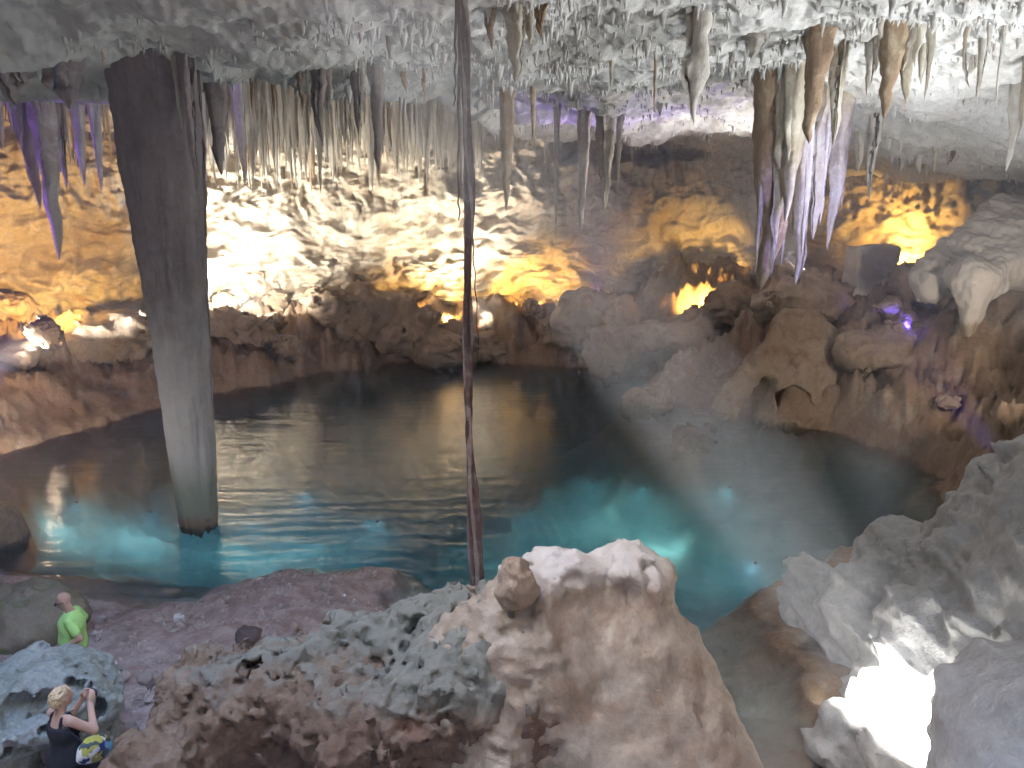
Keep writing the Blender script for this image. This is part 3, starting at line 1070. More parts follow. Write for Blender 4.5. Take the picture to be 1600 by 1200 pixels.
def f_fang(P):
    V_ = lambda *a: c1 + Vector(a)
    s = cone(P, c1, V_(-0.07, -0.2, -1.65), .68, .07)
    s = smin(s, ell(P, V_(0.2, 0.1, 0.05), (.8, .65, .5)), 0.25)
    s = smin(s, cone(P, V_(0.4, 0.3, 0.2), V_(2.6, 0.9, 0.6), .45, .8), 0.4)
    s = smin(s, cone(P, V_(-0.5, 1.6, -0.3), V_(2.6, 1.6, 1.3), .45, .9), 0.5)
    s = smin(s, cone(P, V_(-0.3, 2.0, 0.1), V_(2.4, 2.6, 1.7), .5, .9), 0.5)
    return s


def n_fang(P):
    q = P @ np.array([[0.86, 0, 0.5], [0, 1, 0], [-0.5, 0, 0.86]], np.float32)
    return 0.12 * fbm(P * 1.3, 4, 0.5) - 0.05 * fbm(P * np.array([3, 3, 1.0], np.float32), 3, ridged=True) - 0.10 * sstep(.2, 1.0, P[:, 1] - c1.y) * fbm(q * np.array([.5, .5, 2.2], np.float32), 3, ridged=True)


big_rock('fang_flowstone', sdf_mesh('fang_flowstone', f_fang, c1 + Vector((-2.6, -1.6, -2.2)), c1 + Vector((3.8, 3.8, 3.3)), 0.06, n_fang, 0.45), M['mound'],
         'cream flowstone fang hanging from the slope above the water', 'flowstone')

# square broken block on the crest
c2 = at(1360, 412, 32.3)
big_rock('broken_block', sdf_mesh('broken_block', lambda P: box(P, c2 + Vector((0, 0, -.3)), (.82, .7, 1.0), .12), c2 - Vector((1.4, 1.3, 1.8)), c2 + Vector((1.3, 1.2, 1.3)), 0.06,
         lambda P: 0.16 * fbm(P * 1.2, 4, 0.5), 0.35), M['mound'], 'square broken block standing on the crest of the slope', 'rock')

# tan boulder standing in the shallows beside the left edge
c3 = at(-30, 845, 18.0)
big_rock('tan_boulder', sdf_mesh('tan_boulder', lambda P: smin(ell(P, c3, (1.0, .9, 1.0)), ell(P, c3 + Vector((-.2, .2, -.6)), (1.2, 1.0, .9)), .2), c3 - Vector((1.9, 1.7, 2.2)), c3 + Vector((1.9, 1.7, 1.5)), 0.06,
         lambda P: 0.12 * fbm(P * 1.1, 4, 0.5), 0.4), M['mound'], 'smooth tan boulder standing in the shallows, cut by the picture edge', 'rock')

# mossy hump at the end of the beach
c4 = at(40, 955, 13.2)
big_rock('mossy_rock', sdf_mesh('mossy_rock', lambda P: ell(P, c4 + Vector((-.1, 0, -.15)), (1.15, .9, .62)), c4 - Vector((2, 1.6, 1.2)), c4 + Vector((2, 1.6, 1.2)), 0.045,
         lambda P: 0.12 * fbm(P * 1.6, 4, 0.55) + 0.12 * (worley(P * 3) - .45), 0.4), rock_mat('mossy_stone', (0.25, 0.22, 0.15), (0.30, 0.26, 0.21), (0.18, 0.21, 0.10), 2.0, speck=0.4, bscale=2), 'low mossy rock behind the man at the end of the beach', 'rock')

# dark broken slabs on the beach
M['dark_stone'] = rock_mat('dark_stone', (0.12, 0.09, 0.085), (0.17, 0.12, 0.11), (0.22, 0.17, 0.155), 2.5, bscale=2.5)
for (u, v, Yd, r, lab) in ((258, 1012, 10.9, (.33, .25, .15), 'dark slab of rock with a black gap under it, on the beach'), (285, 1003, 11.4, (.30, .22, .10), 'brown slab leaning over the dark slab on the beach'),
                           (272, 1030, 10.4, (.26, .2, .10), 'low dark rock in front of the dark slab on the beach'), (385, 968, 12.6, (.22, .2, .12), 'brown rock lying near the waterline between root and column')):
    q = at(u, v, Yd)
    sd = random.Random(u).random() * 50
    q.z = floor_at(q.x, q.y) + r[2] * 0.7
    big_rock('beach_slab', sdf_mesh('beach_slab', lambda P: ell(P, q, r, 0.4), q - Vector((.6, .6, .4)), q + Vector((.6, .6, .4)), 0.03,
             lambda P: 0.09 * fbm(P * 3.0, 4, 0.6, seed=sd), 0.25), M['dark_stone'], lab, 'rock')

# boulders on the far bank and crest: a few shapes, copied
PROTO = []
for k in range(6):
    rnd = random.Random(40 + k)
    rr_ = (1.0, rnd.uniform(.7, .95), rnd.uniform(.55, .85))
    PROTO.append(sdf_mesh('boulder', lambda P: ell(P, (0, 0, 0), rr_), (-1.8, -1.8, -1.8), (1.8, 1.8, 1.8), 0.10,
                          lambda P: 0.34 * fbm(P * 0.9, 4, 0.6, seed=7.7 * k) + 0.50 * (worley(P * 1.1 + k) - .5) - 0.16 * fbm(P * 1.9, 4, 0.62, ridged=True, seed=k), 0.9))
    PROTO[-1].materials.append(M['boulder'])


def boulder(u, v, Yd, wpx, label, group=None, seed=0, sink=0.0, mat=None):
    rnd = random.Random(seed * 131 + u)
    Yh = on_floor(u, v + wpx * 0.2)
    if Yh is not None and abs(Yh - Yd) < 9:
        Yd = Yh - 0.1
    q = at(u, v, Yd)
    s = wpx * px(Yd, v) / 2
    q.z = min(q.z, floor_at(q.x, q.y) + 0.5 * s)
    o = bpy.data.objects.new('boulder', PROTO[rnd.randrange(6)])
    COL.objects.link(o)
    o.location = q
    o.scale = (s, s * rnd.uniform(.8, 1.1), s * rnd.uniform(.7, 1.0))
    o.rotation_euler = (rnd.uniform(-.3, .3), rnd.uniform(-.3, .3), rnd.uniform(0, 6.28))
    return tag(o, label, 'rock', group)


BL = [(335, 452, 37.5, 30, 'small round boulder touching the column above the white lamp'), (352, 470, 37.0, 34, 'warm-lit boulder just above the white lamp'),
      (398, 448, 38.5, 66, 'broad boulder in shade above the row of lit stones'), (425, 472, 37.5, 40, 'orange-lit boulder at the end of the lit row'),
      (425, 502, 36.3, 38, 'pale boulder glowing beside the white lamp'), (345, 505, 35.5, 62, 'grey boulder in front of the white lamp, beside the column'),
      (395, 520, 35.6, 60, 'brown boulder below the white lamp'), (445, 545, 36.0, 50, 'brown boulder above the dark notch at the waterline'),
      (180, 530, 30.0, 92, 'large grey boulder on the bank, left of the column'), (135, 440, 33.0, 120, 'big shadowed boulder under the amber-lit wall'),
      (205, 455, 33.0, 110, 'shadowed boulder leaning toward the column'), (30, 545, 29.5, 80, 'dark boulder below the amber glow at the left edge'),
      (20, 480, 31.5, 60, 'dark boulder left of the amber glow'), (110, 500, 31.0, 56, 'dark boulder over the amber glow'),
      (510, 480, 43.0, 90, 'blocky brown boulder under the pale wall'), (580, 500, 43.0, 110, 'broad brown boulder casting a round shadow'),
      (640, 520, 42.0, 90, 'rounded boulder left of the small amber lamp'), (690, 548, 41.2, 90, 'low wide boulder below the small amber lamp'),
      (760, 540, 41.5, 60, 'boulder at the waterline behind the roots'), (880, 520, 41.5, 70, 'brown boulder right of the middle amber lamp'),
      (930, 500, 41.0, 110, 'shadowed boulder on the far bank past the amber wash'), (960, 550, 38.5, 100, 'dark boulder overhanging the violet recess'),
      (1040, 535, 35.0, 120, 'smooth brown boulder above the far recess'), (1150, 480, 32.0, 90, 'dark boulder beside the amber notch'),
      (1060, 510, 34.0, 44, 'small boulder shielding the amber notch lamp'), (1250, 470, 28.5, 120, 'shadowed boulder below the long stalactites'),
      (1360, 540, 24.5, 100, 'rounded boulder below the blue lights'),
      (1395, 480, 25.5, 46, 'rock lit blue along its edge'), (1405, 512, 23.2, 40, 'small rock left of the bright blue lamp'),
      (1440, 440, 24.0, 90, 'grey rock above the blue lights'), 
      (1482, 628, 17.5, 30, 'small upright pale stone on the slope'), (1010, 628, 31.2, 70, 'flat brown rock at the tip of the far point'), (1085, 685, 27.5, 60, 'submerged-looking orange rock just off the point')]
for k, (u, v, Yd, w, lab) in enumerate(BL):
    boulder(u, v, Yd, w, lab, 'boulders on the far banks', k)

for k, (nm, lab) in enumerate((('floodlight', 'brown rock shielding the amber lamp of the left bank'), ('floodlight.001', 'rock shielding the white lamp behind the column'), ('floodlight.002', 'rock under the brightest patch of the wall'),
                               ('floodlight.005', 'rock shielding the small amber lamp near the roots'), ('floodlight.006', 'rock shielding the middle amber lamp'), ('floodlight.007', 'rock shielding the amber lamp of the notch'))):
    fo = bpy.data.objects[nm]
    d = Vector((0, 0, CAM_H)) - Vector(fo.location)
    d.normalize()
    o = bpy.data.objects.new('boulder', PROTO[k])
    COL.objects.link(o)
    o.location = Vector(fo.location) + d * 0.75 + Vector((0.05, 0, -0.42 if k else -0.5))
    o.scale = (0.55, 0.42, 0.46)
    o.rotation_euler = (0, 0, k * 1.3)
    tag(o, lab, 'rock', 'boulders on the far banks')

# ------------------------------------------------------------------ stalactites
def stal_mesh(seed, n_side=14, n_len=26, flutes=3, bulge=0.0, taper=0.8, tips=1):
    """unit stalactite: hangs from z=0 to z=-1, radius 1 at the root"""
    rnd = np.random.RandomState(seed)
    Vs, Fs, base = [], [], 0
    for t in range(tips):
        if t == 0:
            off, ln, rs = np.zeros(2), 1.0, 1.0
        else:
            a = rnd.rand() * 6.28
            off, ln, rs = 0.75 * np.array([math.cos(a), math.sin(a)]), rnd.uniform(.35, .8), rnd.uniform(.4, .65)
        w = np.linspace(0, 1, n_len)
        prof = (1 - w) ** taper * 0.86 + 0.14 * (1 - w ** 6)
        prof = prof + bulge * np.exp(-((w - 0.62) / 0.2) ** 2)
        prof = prof + 0.6 * np.exp(-w / 0.07)
        prof[-1] = 0.01
        a = np.linspace(0, 2 * np.pi, n_side, endpoint=False)
        W, Aa = np.meshgrid(w, a, indexing='ij')
        fl = 0.16 * np.cos(flutes * Aa + rnd.rand() * 6) * (1 - W * .5) + 0.10 * np.cos((flutes * 2 + 1) * Aa + rnd.rand() * 6)
        p = XYZ(np.cos(Aa).ravel() * 1.2, np.sin(Aa).ravel() * 1.2, W.ravel() * 5)
        nz = 0.30 * fbm(p, 4, 0.62, seed=seed * 3.1 + t).reshape(W.shape)
        rad = prof[:, None] * (1 + fl + nz) * rs
        wob = 0.5 * np.stack([fbm(XYZ(w * 2.2, w * 0, w * 0 + k), 3, seed=seed * 1.7 + t) for k in (0.0, 5.0)], 1)
        x = rad * np.cos(Aa) + off[0] + wob[:, :1] * w[:, None]
        y = rad * np.sin(Aa) + off[1] + wob[:, 1:] * w[:, None]
        z = -W * ln
        Vs.append(np.stack([x, y, z], -1).reshape(-1, 3))
        Fs.append(grid_faces(n_len, n_side)[:, ::-1] + base)
        i = np.arange(n_len - 1)
        Fs.append(np.stack([i * n_side + n_side - 1, i * n_side, (i + 1) * n_side, (i + 1) * n_side + n_side - 1], 1)[:, ::-1] + base)
        base += n_len * n_side
    return mesh_from('stalactite', np.concatenate(Vs), np.concatenate(Fs))


STAL = {}


def stal_get(kind, mat):
    if (kind, mat) not in STAL:
        args = {'thin': dict(n_side=10, taper=.55, flutes=2), 'cone': dict(taper=1.0, flutes=3), 'long': dict(taper=.6, n_len=34, flutes=4), 'carrot': dict(bulge=.42, taper=.9, flutes=5, n_len=34),
                'multi': dict(tips=4, taper=.75, flutes=3), 'sheet': dict(tips=7, taper=.5, flutes=5, n_len=30), 'cone2': dict(taper=.85, flutes=5), 'thin2': dict(n_side=10, taper=.8)}[kind]
        me = stal_mesh(sum(map(ord, kind)), **args)
        me.materials.append(M[mat])
        STAL[(kind, mat)] = me
    return STAL[(kind, mat)]


N_ST = 0


def stalactite(u, v, Yd, wpx, label, kind='cone', mat='stal', group=None, rot=None, flat=1.0):
    """tip seen at (u, v), Yd metres ahead; hangs from the roof straight above"""
    global N_ST
    N_ST += 1
    tip = at(u, v, Yd)
    zt = max(ceil_at(tip.x, tip.y) + 0.35, tip.z + 0.4)
    o = bpy.data.objects.new('stalactite', stal_get(kind, mat))
    COL.objects.link(o)
    r = wpx * px(Yd, v) / 2
    o.location = (tip.x, tip.y, zt)
    o.scale = (r, r * flat, zt - tip.z)
    o.rotation_euler = (0, 0, (N_ST * 2.4) % 6.28 if rot is None else rot)
    return tag(o, label, 'stalactite', group)


HAND = [
    (350, 275, 20.5, 34, 'dark tapering stalactite just right of the grey column', 'long', 'stal_grey'),
    (503, 228, 21.0, 30, 'dark pointed stalactite above the white-lit wall', 'cone2', 'stal_grey'),
    (515, 180, 21.2, 20, 'short dark stalactite fused beside the pointed one', 'cone', 'stal_grey'),
    (594, 268, 21.5, 24, 'long dark needle stalactite reaching lowest over the white-lit wall', 'long', 'stal_grey'),
    (562, 212, 22.0, 26, 'grey blunt stalactite left of the long dark needle', 'cone', 'stal_grey'),
    (470, 152, 21.0, 10, 'tiny dark stalactite on the roof lip', 'thin', 'stal_grey'),
    (404, 215, 22.5, 14, 'slim grey stalactite over the brightest wall', 'thin', 'stal'),
    (430, 190, 22.5, 14, 'short tan stalactite beside the slim grey one', 'thin2', 'stal_brown'),
    (110, 172, 17.5, 60, 'thick dark stalactite lobe left of the column top', 'multi', 'stal_grey'),
    (20, 165, 17.0, 56, 'thick dark lobe hanging in the top corner', 'multi', 'stal_grey'),
    (94, 408, 25.0, 44, 'long violet-lit stalactite reaching the amber wall', 'long', 'stal'),
    (60, 330, 25.5, 40, 'violet-lit stalactite with a broad pale head', 'multi', 'stal'),
    (108, 300, 26.0, 34, 'violet stalactite right of the longest violet one', 'cone2', 'stal'),
    (136, 292, 26.5, 26, 'thin violet and white stalactite near the column', 'long', 'stal_white'),
    (158, 300, 27.0, 24, 'pale stalactite half hidden by the column', 'thin', 'stal_white'),
    (382, 292, 30.0, 20, 'pale thick drip of calcite over the white lamp', 'long', 'stal_white'),
    (322, 285, 28.0, 18, 'pale stalactite touching the column edge', 'thin', 'stal_white'),
    (545, 72, 15.2, 12, 'thin straight stalactite at the top, left of the roots', 'thin', 'stal'),
    (610, 92, 15.4, 15, 'straight grey stalactite at the top, nearest to the roots', 'thin', 'stal_grey'),
    (767, 80, 14.6, 24, 'tan stalactite, first of the drapery right of the roots', 'cone2', 'stal_brown'),
    (803, 128, 14.4, 40, 'longest yellow-tan stalactite of the drapery right of the roots', 'long', 'stal'),
    (825, 72, 14.8, 30, 'yellow-tan stalactite in the middle of the drapery', 'cone', 'stal'),
    (846, 62, 14.6, 26, 'tan stalactite ending the drapery right of the roots', 'cone2', 'stal_brown'),
    (792, 332, 25.0, 22, 'brown pole-like stalactite right of the roots', 'long', 'stal_brown'),
    (832, 230, 24.0, 10, 'thin brown stalactite beside the pole-like one', 'thin', 'stal_brown'),
    (868, 372, 31.0, 9, 'thread-thin stalactite over the amber wall', 'thin', 'stal'),
    (910, 378, 31.0, 20, 'pale rod stalactite reaching low over the amber wall', 'long', 'stal'),
    (943, 328, 30.0, 28, 'violet-tinged thick stalactite beside the pale rod', 'long', 'stal'),
    (966, 292, 29.0, 12, 'thin stalactite right of the violet-tinged one', 'thin', 'stal'),
    (986, 252, 39.0, 12, 'short pale stalactite before the dark hollows, left one', 'cone', 'stal'),
    (1018, 242, 39.0, 12, 'short pale stalactite in the middle of the dark hollows', 'cone', 'stal_white'),
    (1050, 240, 39.0, 9, 'tiny stalactite at the end of the dark hollows', 'thin', 'stal'),
    (1084, 192, 16.5, 40, 'carrot-shaped cream stalactite with a dark tip', 'carrot', 'stal_white'),
    (1178, 92, 17.5, 44, 'pale broad stalactite cluster between carrot and brown post', 'multi', 'stal_white'),
    (1268, 225, 17.5, 42, 'long brown post-like stalactite left of its grey neighbour', 'long', 'stal_brown'),
    (1298, 228, 18.2, 28, 'long grey stalactite beside the brown post', 'long', 'stal'),
    (1192, 455, 22.0, 62, 'widest hanging curtain of the long cluster, reaching lowest', 'sheet', 'stal_brown'),
    (1212, 385, 21.6, 34, 'pale edge stalactite of the long cluster', 'long', 'stal'),
    (1240, 445, 22.4, 40, 'violet-lit stalactite in the middle of the long cluster', 'long', 'stal'),
    (1228, 350, 21.2, 44, 'pale fluted stalactite in front of the long cluster', 'multi', 'stal'),
    (1266, 375, 22.6, 40, 'violet-edged stalactite right of the cluster middle', 'long', 'stal'),
    (1296, 392, 23.0, 36, 'violet needle at the right end of the long cluster', 'cone2', 'stal'),
    (1182, 425, 21.8, 14, 'thin rod at the outer edge of the hanging curtain', 'long', 'stal'),
    (1204, 436, 21.7, 12, 'thin rod in front of the hanging curtain', 'long', 'stal_white'),
    (1222, 415, 22.2, 14, 'thin pale rod between curtain and violet-lit middle stalactite', 'long', 'stal'),
    (1252, 402, 22.2, 13, 'ragged thin stalactite behind the violet-lit middle one', 'thin', 'stal_white'),
    (1280, 352, 22.4, 14, 'short pale rod before the violet needle', 'long', 'stal_white'),
    (1312, 330, 23.5, 18, 'short violet-lit stalactite ending the long cluster', 'cone', 'stal'),
    (1358, 315, 26.0, 22, 'blue-lit stalactite standing apart before the amber wall', 'cone2', 'stal_white'),
    (1383, 186, 17.0, 38, 'golden-brown stalactite with a pointed double tip', 'long', 'stal_brown'),
    (1412, 162, 17.2, 34, 'pale stalactite fused to the golden-brown one', 'multi', 'stal'),
    (1355, 150, 18.0, 24, 'stubby pale stalactite left of the golden-brown one', 'multi', 'stal_white'),
    (1436, 135, 18.0, 14, 'thin stalactite right of the golden-brown one', 'thin2', 'stal'),
    (1512, 138, 18.5, 26, 'stubby pale stalactite over the bright roof', 'multi', 'stal_white'),
    (1575, 268, 19.5, 22, 'ragged stalactite near the right edge above the amber wall', 'multi', 'stal_white'),
    (1590, 215, 18.5, 20, 'grey stalactite at the right edge', 'cone', 'stal'),
    (720, 330, 24.0, 6, 'thread stalactite close behind the roots', 'thin', 'stal_grey'),
]
for h in HAND:
    if h[5] == 'carrot':
        car = stalactite(*h)
    else:
        stalactite(*h)

ZONES = [  # u range, tip v range, Y range, width range, count, label, group, kinds, mats
    ((325, 720), (165, 310), (37, 43), (5, 16), 90, 'lit wall fringe', 'fringe over the white-lit wall', ('cone', 'thin', 'thin2', 'multi'), ('stal_white', 'stal', 'stal_white', 'stal_brown')),
    ((0, 330), (140, 250), (24, 32), (10, 24), 26, 'violet fringe', 'fringe left of the column', ('cone', 'thin', 'multi'), ('stal_white', 'stal', 'stal_grey')),
    ((330, 700), (100, 190), (20, 24), (6, 20), 24, 'shaded roof lip', 'stalactites on the shaded roof lip', ('cone', 'cone2', 'thin2'), ('stal_grey', 'stal', 'stal_brown')),
    ((735, 1120), (205, 260), (37, 44), (5, 12), 34, 'fringe before the dark hollows', 'fringe before the dark hollows', ('thin', 'cone', 'thin2'), ('stal', 'stal_white')),
    ((740, 1200), (60, 190), (17, 30), (6, 13), 30, 'roof over the pool', 'small roof stalactites over the pool', ('thin2', 'cone'), ('stal', 'stal_white', 'stal_brown')),
    ((1320, 1600), (40, 200), (15, 24), (8, 18), 36, 'bright roof', 'small stalactites on the daylit roof', ('thin2', 'cone', 'multi'), ('stal_white', 'stal', 'stal_white')),
    ((1330, 1580), (255, 300), (27, 31), (8, 18), 20, 'amber-lit roof edge', 'amber-lit fringe', ('cone', 'thin2'), ('stal', 'stal_white')),
    ((150, 420), (85, 110), (17, 19), (10, 20), 14, 'short fringe', 'fringe round the column top', ('cone2', 'cone'), ('stal_grey', 'stal')),
]
MARKS = [(-100, 165, 'left of the column'), (165, 330, 'behind the column top'), (330, 420, 'just right of the column'), (420, 500, 'left of the dark pointed one'), (500, 590, 'between dark pointed one and dark needle'),
         (590, 725, 'between dark needle and roots'), (725, 860, 'just right of the roots'), (860, 960, 'around the pale rod'), (960, 1085, 'left of the carrot-shaped one'), (1085, 1255, 'left of the brown post'),
         (1255, 1385, 'left of the golden-brown one'), (1385, 1460, 'just right of the golden-brown one'), (1460, 1540, 'under the bright roof'), (1540, 1700, 'at the right edge')]
KIND_WORD = {'thin': 'thin straight', 'thin2': 'thin pointed', 'cone': 'conical', 'cone2': 'fluted', 'multi': 'many-tipped'}
MAT_WORD = {'stal_white': 'whitish', 'stal': 'cream', 'stal_brown': 'brown', 'stal_grey': 'grey'}
rnd = random.Random(5)
for (ur, vr, yr, wr_, n, lab, grp, kinds, mats) in ZONES:
    for k in range(n):
        u_ = rnd.uniform(*ur)
        kd, mt = rnd.choice(kinds), rnd.choice(mats)
        place = next(m[2] for m in MARKS if m[0] <= u_ < m[1])
        stalactite(u_, vr[0] + (vr[1] - vr[0]) * rnd.random() ** 1.9, rnd.uniform(*yr), rnd.uniform(*wr_), f'{KIND_WORD[kd]} {MAT_WORD[mt]} stalactite of the {lab}, {place}', kd, mt, grp)

# soda-straw fringe too small and dense to count: one object
rs = np.random.RandomState(3)
n = 26000
az = rs.uniform(-36, 36, n)
rad = np.exp(rs.uniform(math.log(12), math.log(46), n))
sx, sy = rad * np.sin(np.radians(az)), rad * np.cos(np.radians(az))
keep = ~in_hole(sx, sy, 1.25) & (rad < wall_R(az) + 0.5)
keep &= fbm(XYZ(sx * 0.5, sy * 0.5, sx * 0), 3) > rs.uniform(-0.5, 0.7, n) + 0.5 * (sx < -2) * (sy < 21)
sx, sy = sx[keep], sy[keep]
sz = ceil_h(sx, sy)
n = len(sx)
ln = rs.gamma(1.0, 0.07, n) + 0.03
rd = ln * rs.uniform(0.10, 0.24, n) + 0.012
a = np.linspace(0, 2 * np.pi, 6, endpoint=False)
sv, sf = [], []
ringv = np.stack([np.cos(a), np.sin(a)], 1)
top = np.stack([sx[:, None] + rd[:, None] * 1.3 * ringv[:, 0], sy[:, None] + rd[:, None] * 1.3 * ringv[:, 1], np.repeat((sz + 0.08)[:, None], 6, 1)], -1)
mid = np.stack([sx[:, None] + rd[:, None] * 0.6 * ringv[:, 0], sy[:, None] + rd[:, None] * 0.6 * ringv[:, 1], np.repeat((sz - ln * 0.5)[:, None], 6, 1)], -1)
tip = np.stack([sx + rs.normal(0, .02, n), sy + rs.normal(0, .02, n), sz - ln], -1)[:, None]
Vv = np.concatenate([top, mid, tip], 1)
fl_ = []
for k in range(6):
    k2 = (k + 1) % 6
    fl_ += [(k, 6 + k, 6 + k2), (k, 6 + k2, k2), (6 + k, 12, 6 + k2)]
fl_ = np.array(fl_)
Fv = (fl_[None] + (np.arange(n) * 13)[:, None, None]).reshape(-1, 3)
tag(link('soda_straw_fringe', mesh_from('soda_straw_fringe', Vv.reshape(-1, 3), Fv), M['ceiling']), kind='stuff')

rs = np.random.RandomState(21)
n = 1500
az = np.concatenate([rs.uniform(-23, -2, 1050), rs.uniform(-2, 16, 300), rs.uniform(-36, -23, 150)])
rad = wall_R(az) - rs.uniform(0.3, 4.5, n) - 0.8
sx, sy = rad * np.sin(np.radians(az)), rad * np.cos(np.radians(az))
sz = ceil_h(sx, sy)
zlow = np.where(az < -2, rs.uniform(8.2, 12.2, n), rs.uniform(10.0, 11.8, n))
ln = np.clip(sz - zlow, 0.25, 5.0) * rs.uniform(.35, 1.0, n)
rd = 0.045 + 0.035 * ln * rs.uniform(.5, 1.3, n)
nr, ns_ = 5, 6
w_ = np.linspace(0, 1, nr)
prof_ = np.array([1.5, 0.85, 0.62, 0.4, 0.03])
a = np.linspace(0, 2 * np.pi, ns_, endpoint=False)
jx, jy = rs.normal(0, .05, (n, nr)), rs.normal(0, .05, (n, nr))
vx = sx[:, None, None] + rd[:, None, None] * prof_[None, :, None] * np.cos(a) + (jx * w_)[:, :, None]
vy = sy[:, None, None] + rd[:, None, None] * prof_[None, :, None] * np.sin(a) + (jy * w_)[:, :, None]
vz = np.repeat((sz[:, None] + 0.15 - (ln[:, None] + 0.15) * w_)[:, :, None], ns_, 2)
Vv = np.stack([vx, vy, vz], -1).reshape(-1, 3)
f1 = grid_faces(nr, ns_)
i = np.arange(nr - 1)
f1 = np.concatenate([f1, np.stack([i * ns_ + ns_ - 1, i * ns_, (i + 1) * ns_, (i + 1) * ns_ + ns_ - 1], 1)])[:, ::-1]
tag(link('dripstone_fringe', mesh_from('dripstone_fringe', Vv, (f1[None] + (np.arange(n) * nr * ns_)[:, None, None]).reshape(-1, 4)), M['stal_white']), kind='stuff')

# ------------------------------------------------------------------ the great column
top_p, bot_p = at(238, 90, 19.0), at(312, 822, 19.0)
n_s, n_l = 96, 150
w = np.linspace(0, 1, n_l)
aa = np.linspace(0, 2 * np.pi, n_s, endpoint=False)
W, Aa = np.meshgrid(w, aa, indexing='ij')
zz = np.where(W < 0, 0, 12.0 + (-0.25 - 12.0) * W)
# half width by height, from broad root to blunt foot
hw = np.interp(zz, [-0.3, 0.26, 3.6, 5.9, 8.1, 10.7, 12.0], [0.46, 0.49, 0.645, 0.75, 0.91, 1.04, 1.25])
p = XYZ((np.cos(Aa) * 1.1).ravel(), (np.sin(Aa) * 1.1).ravel(), (zz * 0.22).ravel())
rad = hw * (1 + 0.03 * np.cos(3 * Aa + 1) + 0.012 * np.cos(11 * Aa + zz * 0.15) + (0.055 * fbm(p * 1.6, 4, 0.55)).reshape(W.shape) + (0.035 * fbm(p * np.array([5, 5, 3.0], np.float32), 4, 0.65)).reshape(W.shape) - (0.035 * fbm(p * np.array([1.2, 1.2, 6.0], np.float32), 3, 0.6, ridged=True)).reshape(W.shape))
rad *= np.where(W > 0.992, 0.55, 1.0)
cx = top_p.x + (bot_p.x - top_p.x) * (top_p.z - zz) / (top_p.z - bot_p.z)
cyy = 19.0 + 0 * zz
foot = np.where(W > 0.97, 0.18 * fbm(XYZ((np.cos(Aa) * 2).ravel(), (np.sin(Aa) * 2).ravel(), (W * 0).ravel()), 3).reshape(W.shape), 0)
V = np.stack([cx + rad * np.cos(Aa), cyy + rad * 0.85 * np.sin(Aa), zz + foot], -1).reshape(-1, 3)
i = np.arange(n_l - 1)
F = np.concatenate([grid_faces(n_l, n_s)[:, ::-1], np.stack([i * n_s + n_s - 1, i * n_s, (i + 1) * n_s, (i + 1) * n_s + n_s - 1], 1)[:, ::-1]])
colm = empty('rock_column', (bot_p.x, 19.0, 0), 'massive grey rock column tapering down to the turquoise water', 'column')
colm_me = mesh_from('shaft', V - np.array([bot_p.x, 19.0, 0], np.float32), F)
link('shaft', colm_me, M['column'], colm)
# drip ribs grown on its upper flank
for (u, v0, v1, wpx, m) in ((277, 95, 205, 12, 'stal'), (300, 95, 300, 22, 'stal_grey'), (236, 90, 135, 8, 'stal_grey')):
    tp = at(u, v1, 18.0)
    zt = at(u, v0, 18.0).z + 0.5
    o = bpy.data.objects.new('drip_rib', stal_get('long', m))
    COL.objects.link(o)
    r = wpx * px(18.0, v1) / 2
    o.parent = colm
    o.location = (tp.x - bot_p.x, 18.2 - 19.0, zt)
    o.scale = (r, r, zt - tp.z)

# ------------------------------------------------------------------ hanging roots
def tube(path, radii, n_side=8):
    path = np.asarray(path, np.float32)
    a = np.linspace(0, 2 * np.pi, n_side, endpoint=False)
    V = path[:, None, :] + np.asarray(radii, np.float32)[:, None, None] * np.stack([np.cos(a), np.sin(a), 0 * a], 1)[None].astype(np.float32)
    nl = len(path)
    i = np.arange(nl - 1)
    F = np.concatenate([grid_faces(nl, n_side), np.stack([i * n_side + n_side - 1, i * n_side, (i + 1) * n_side, (i + 1) * n_side + n_side - 1], 1)])
    return V.reshape(-1, 3), F[:, ::-1]


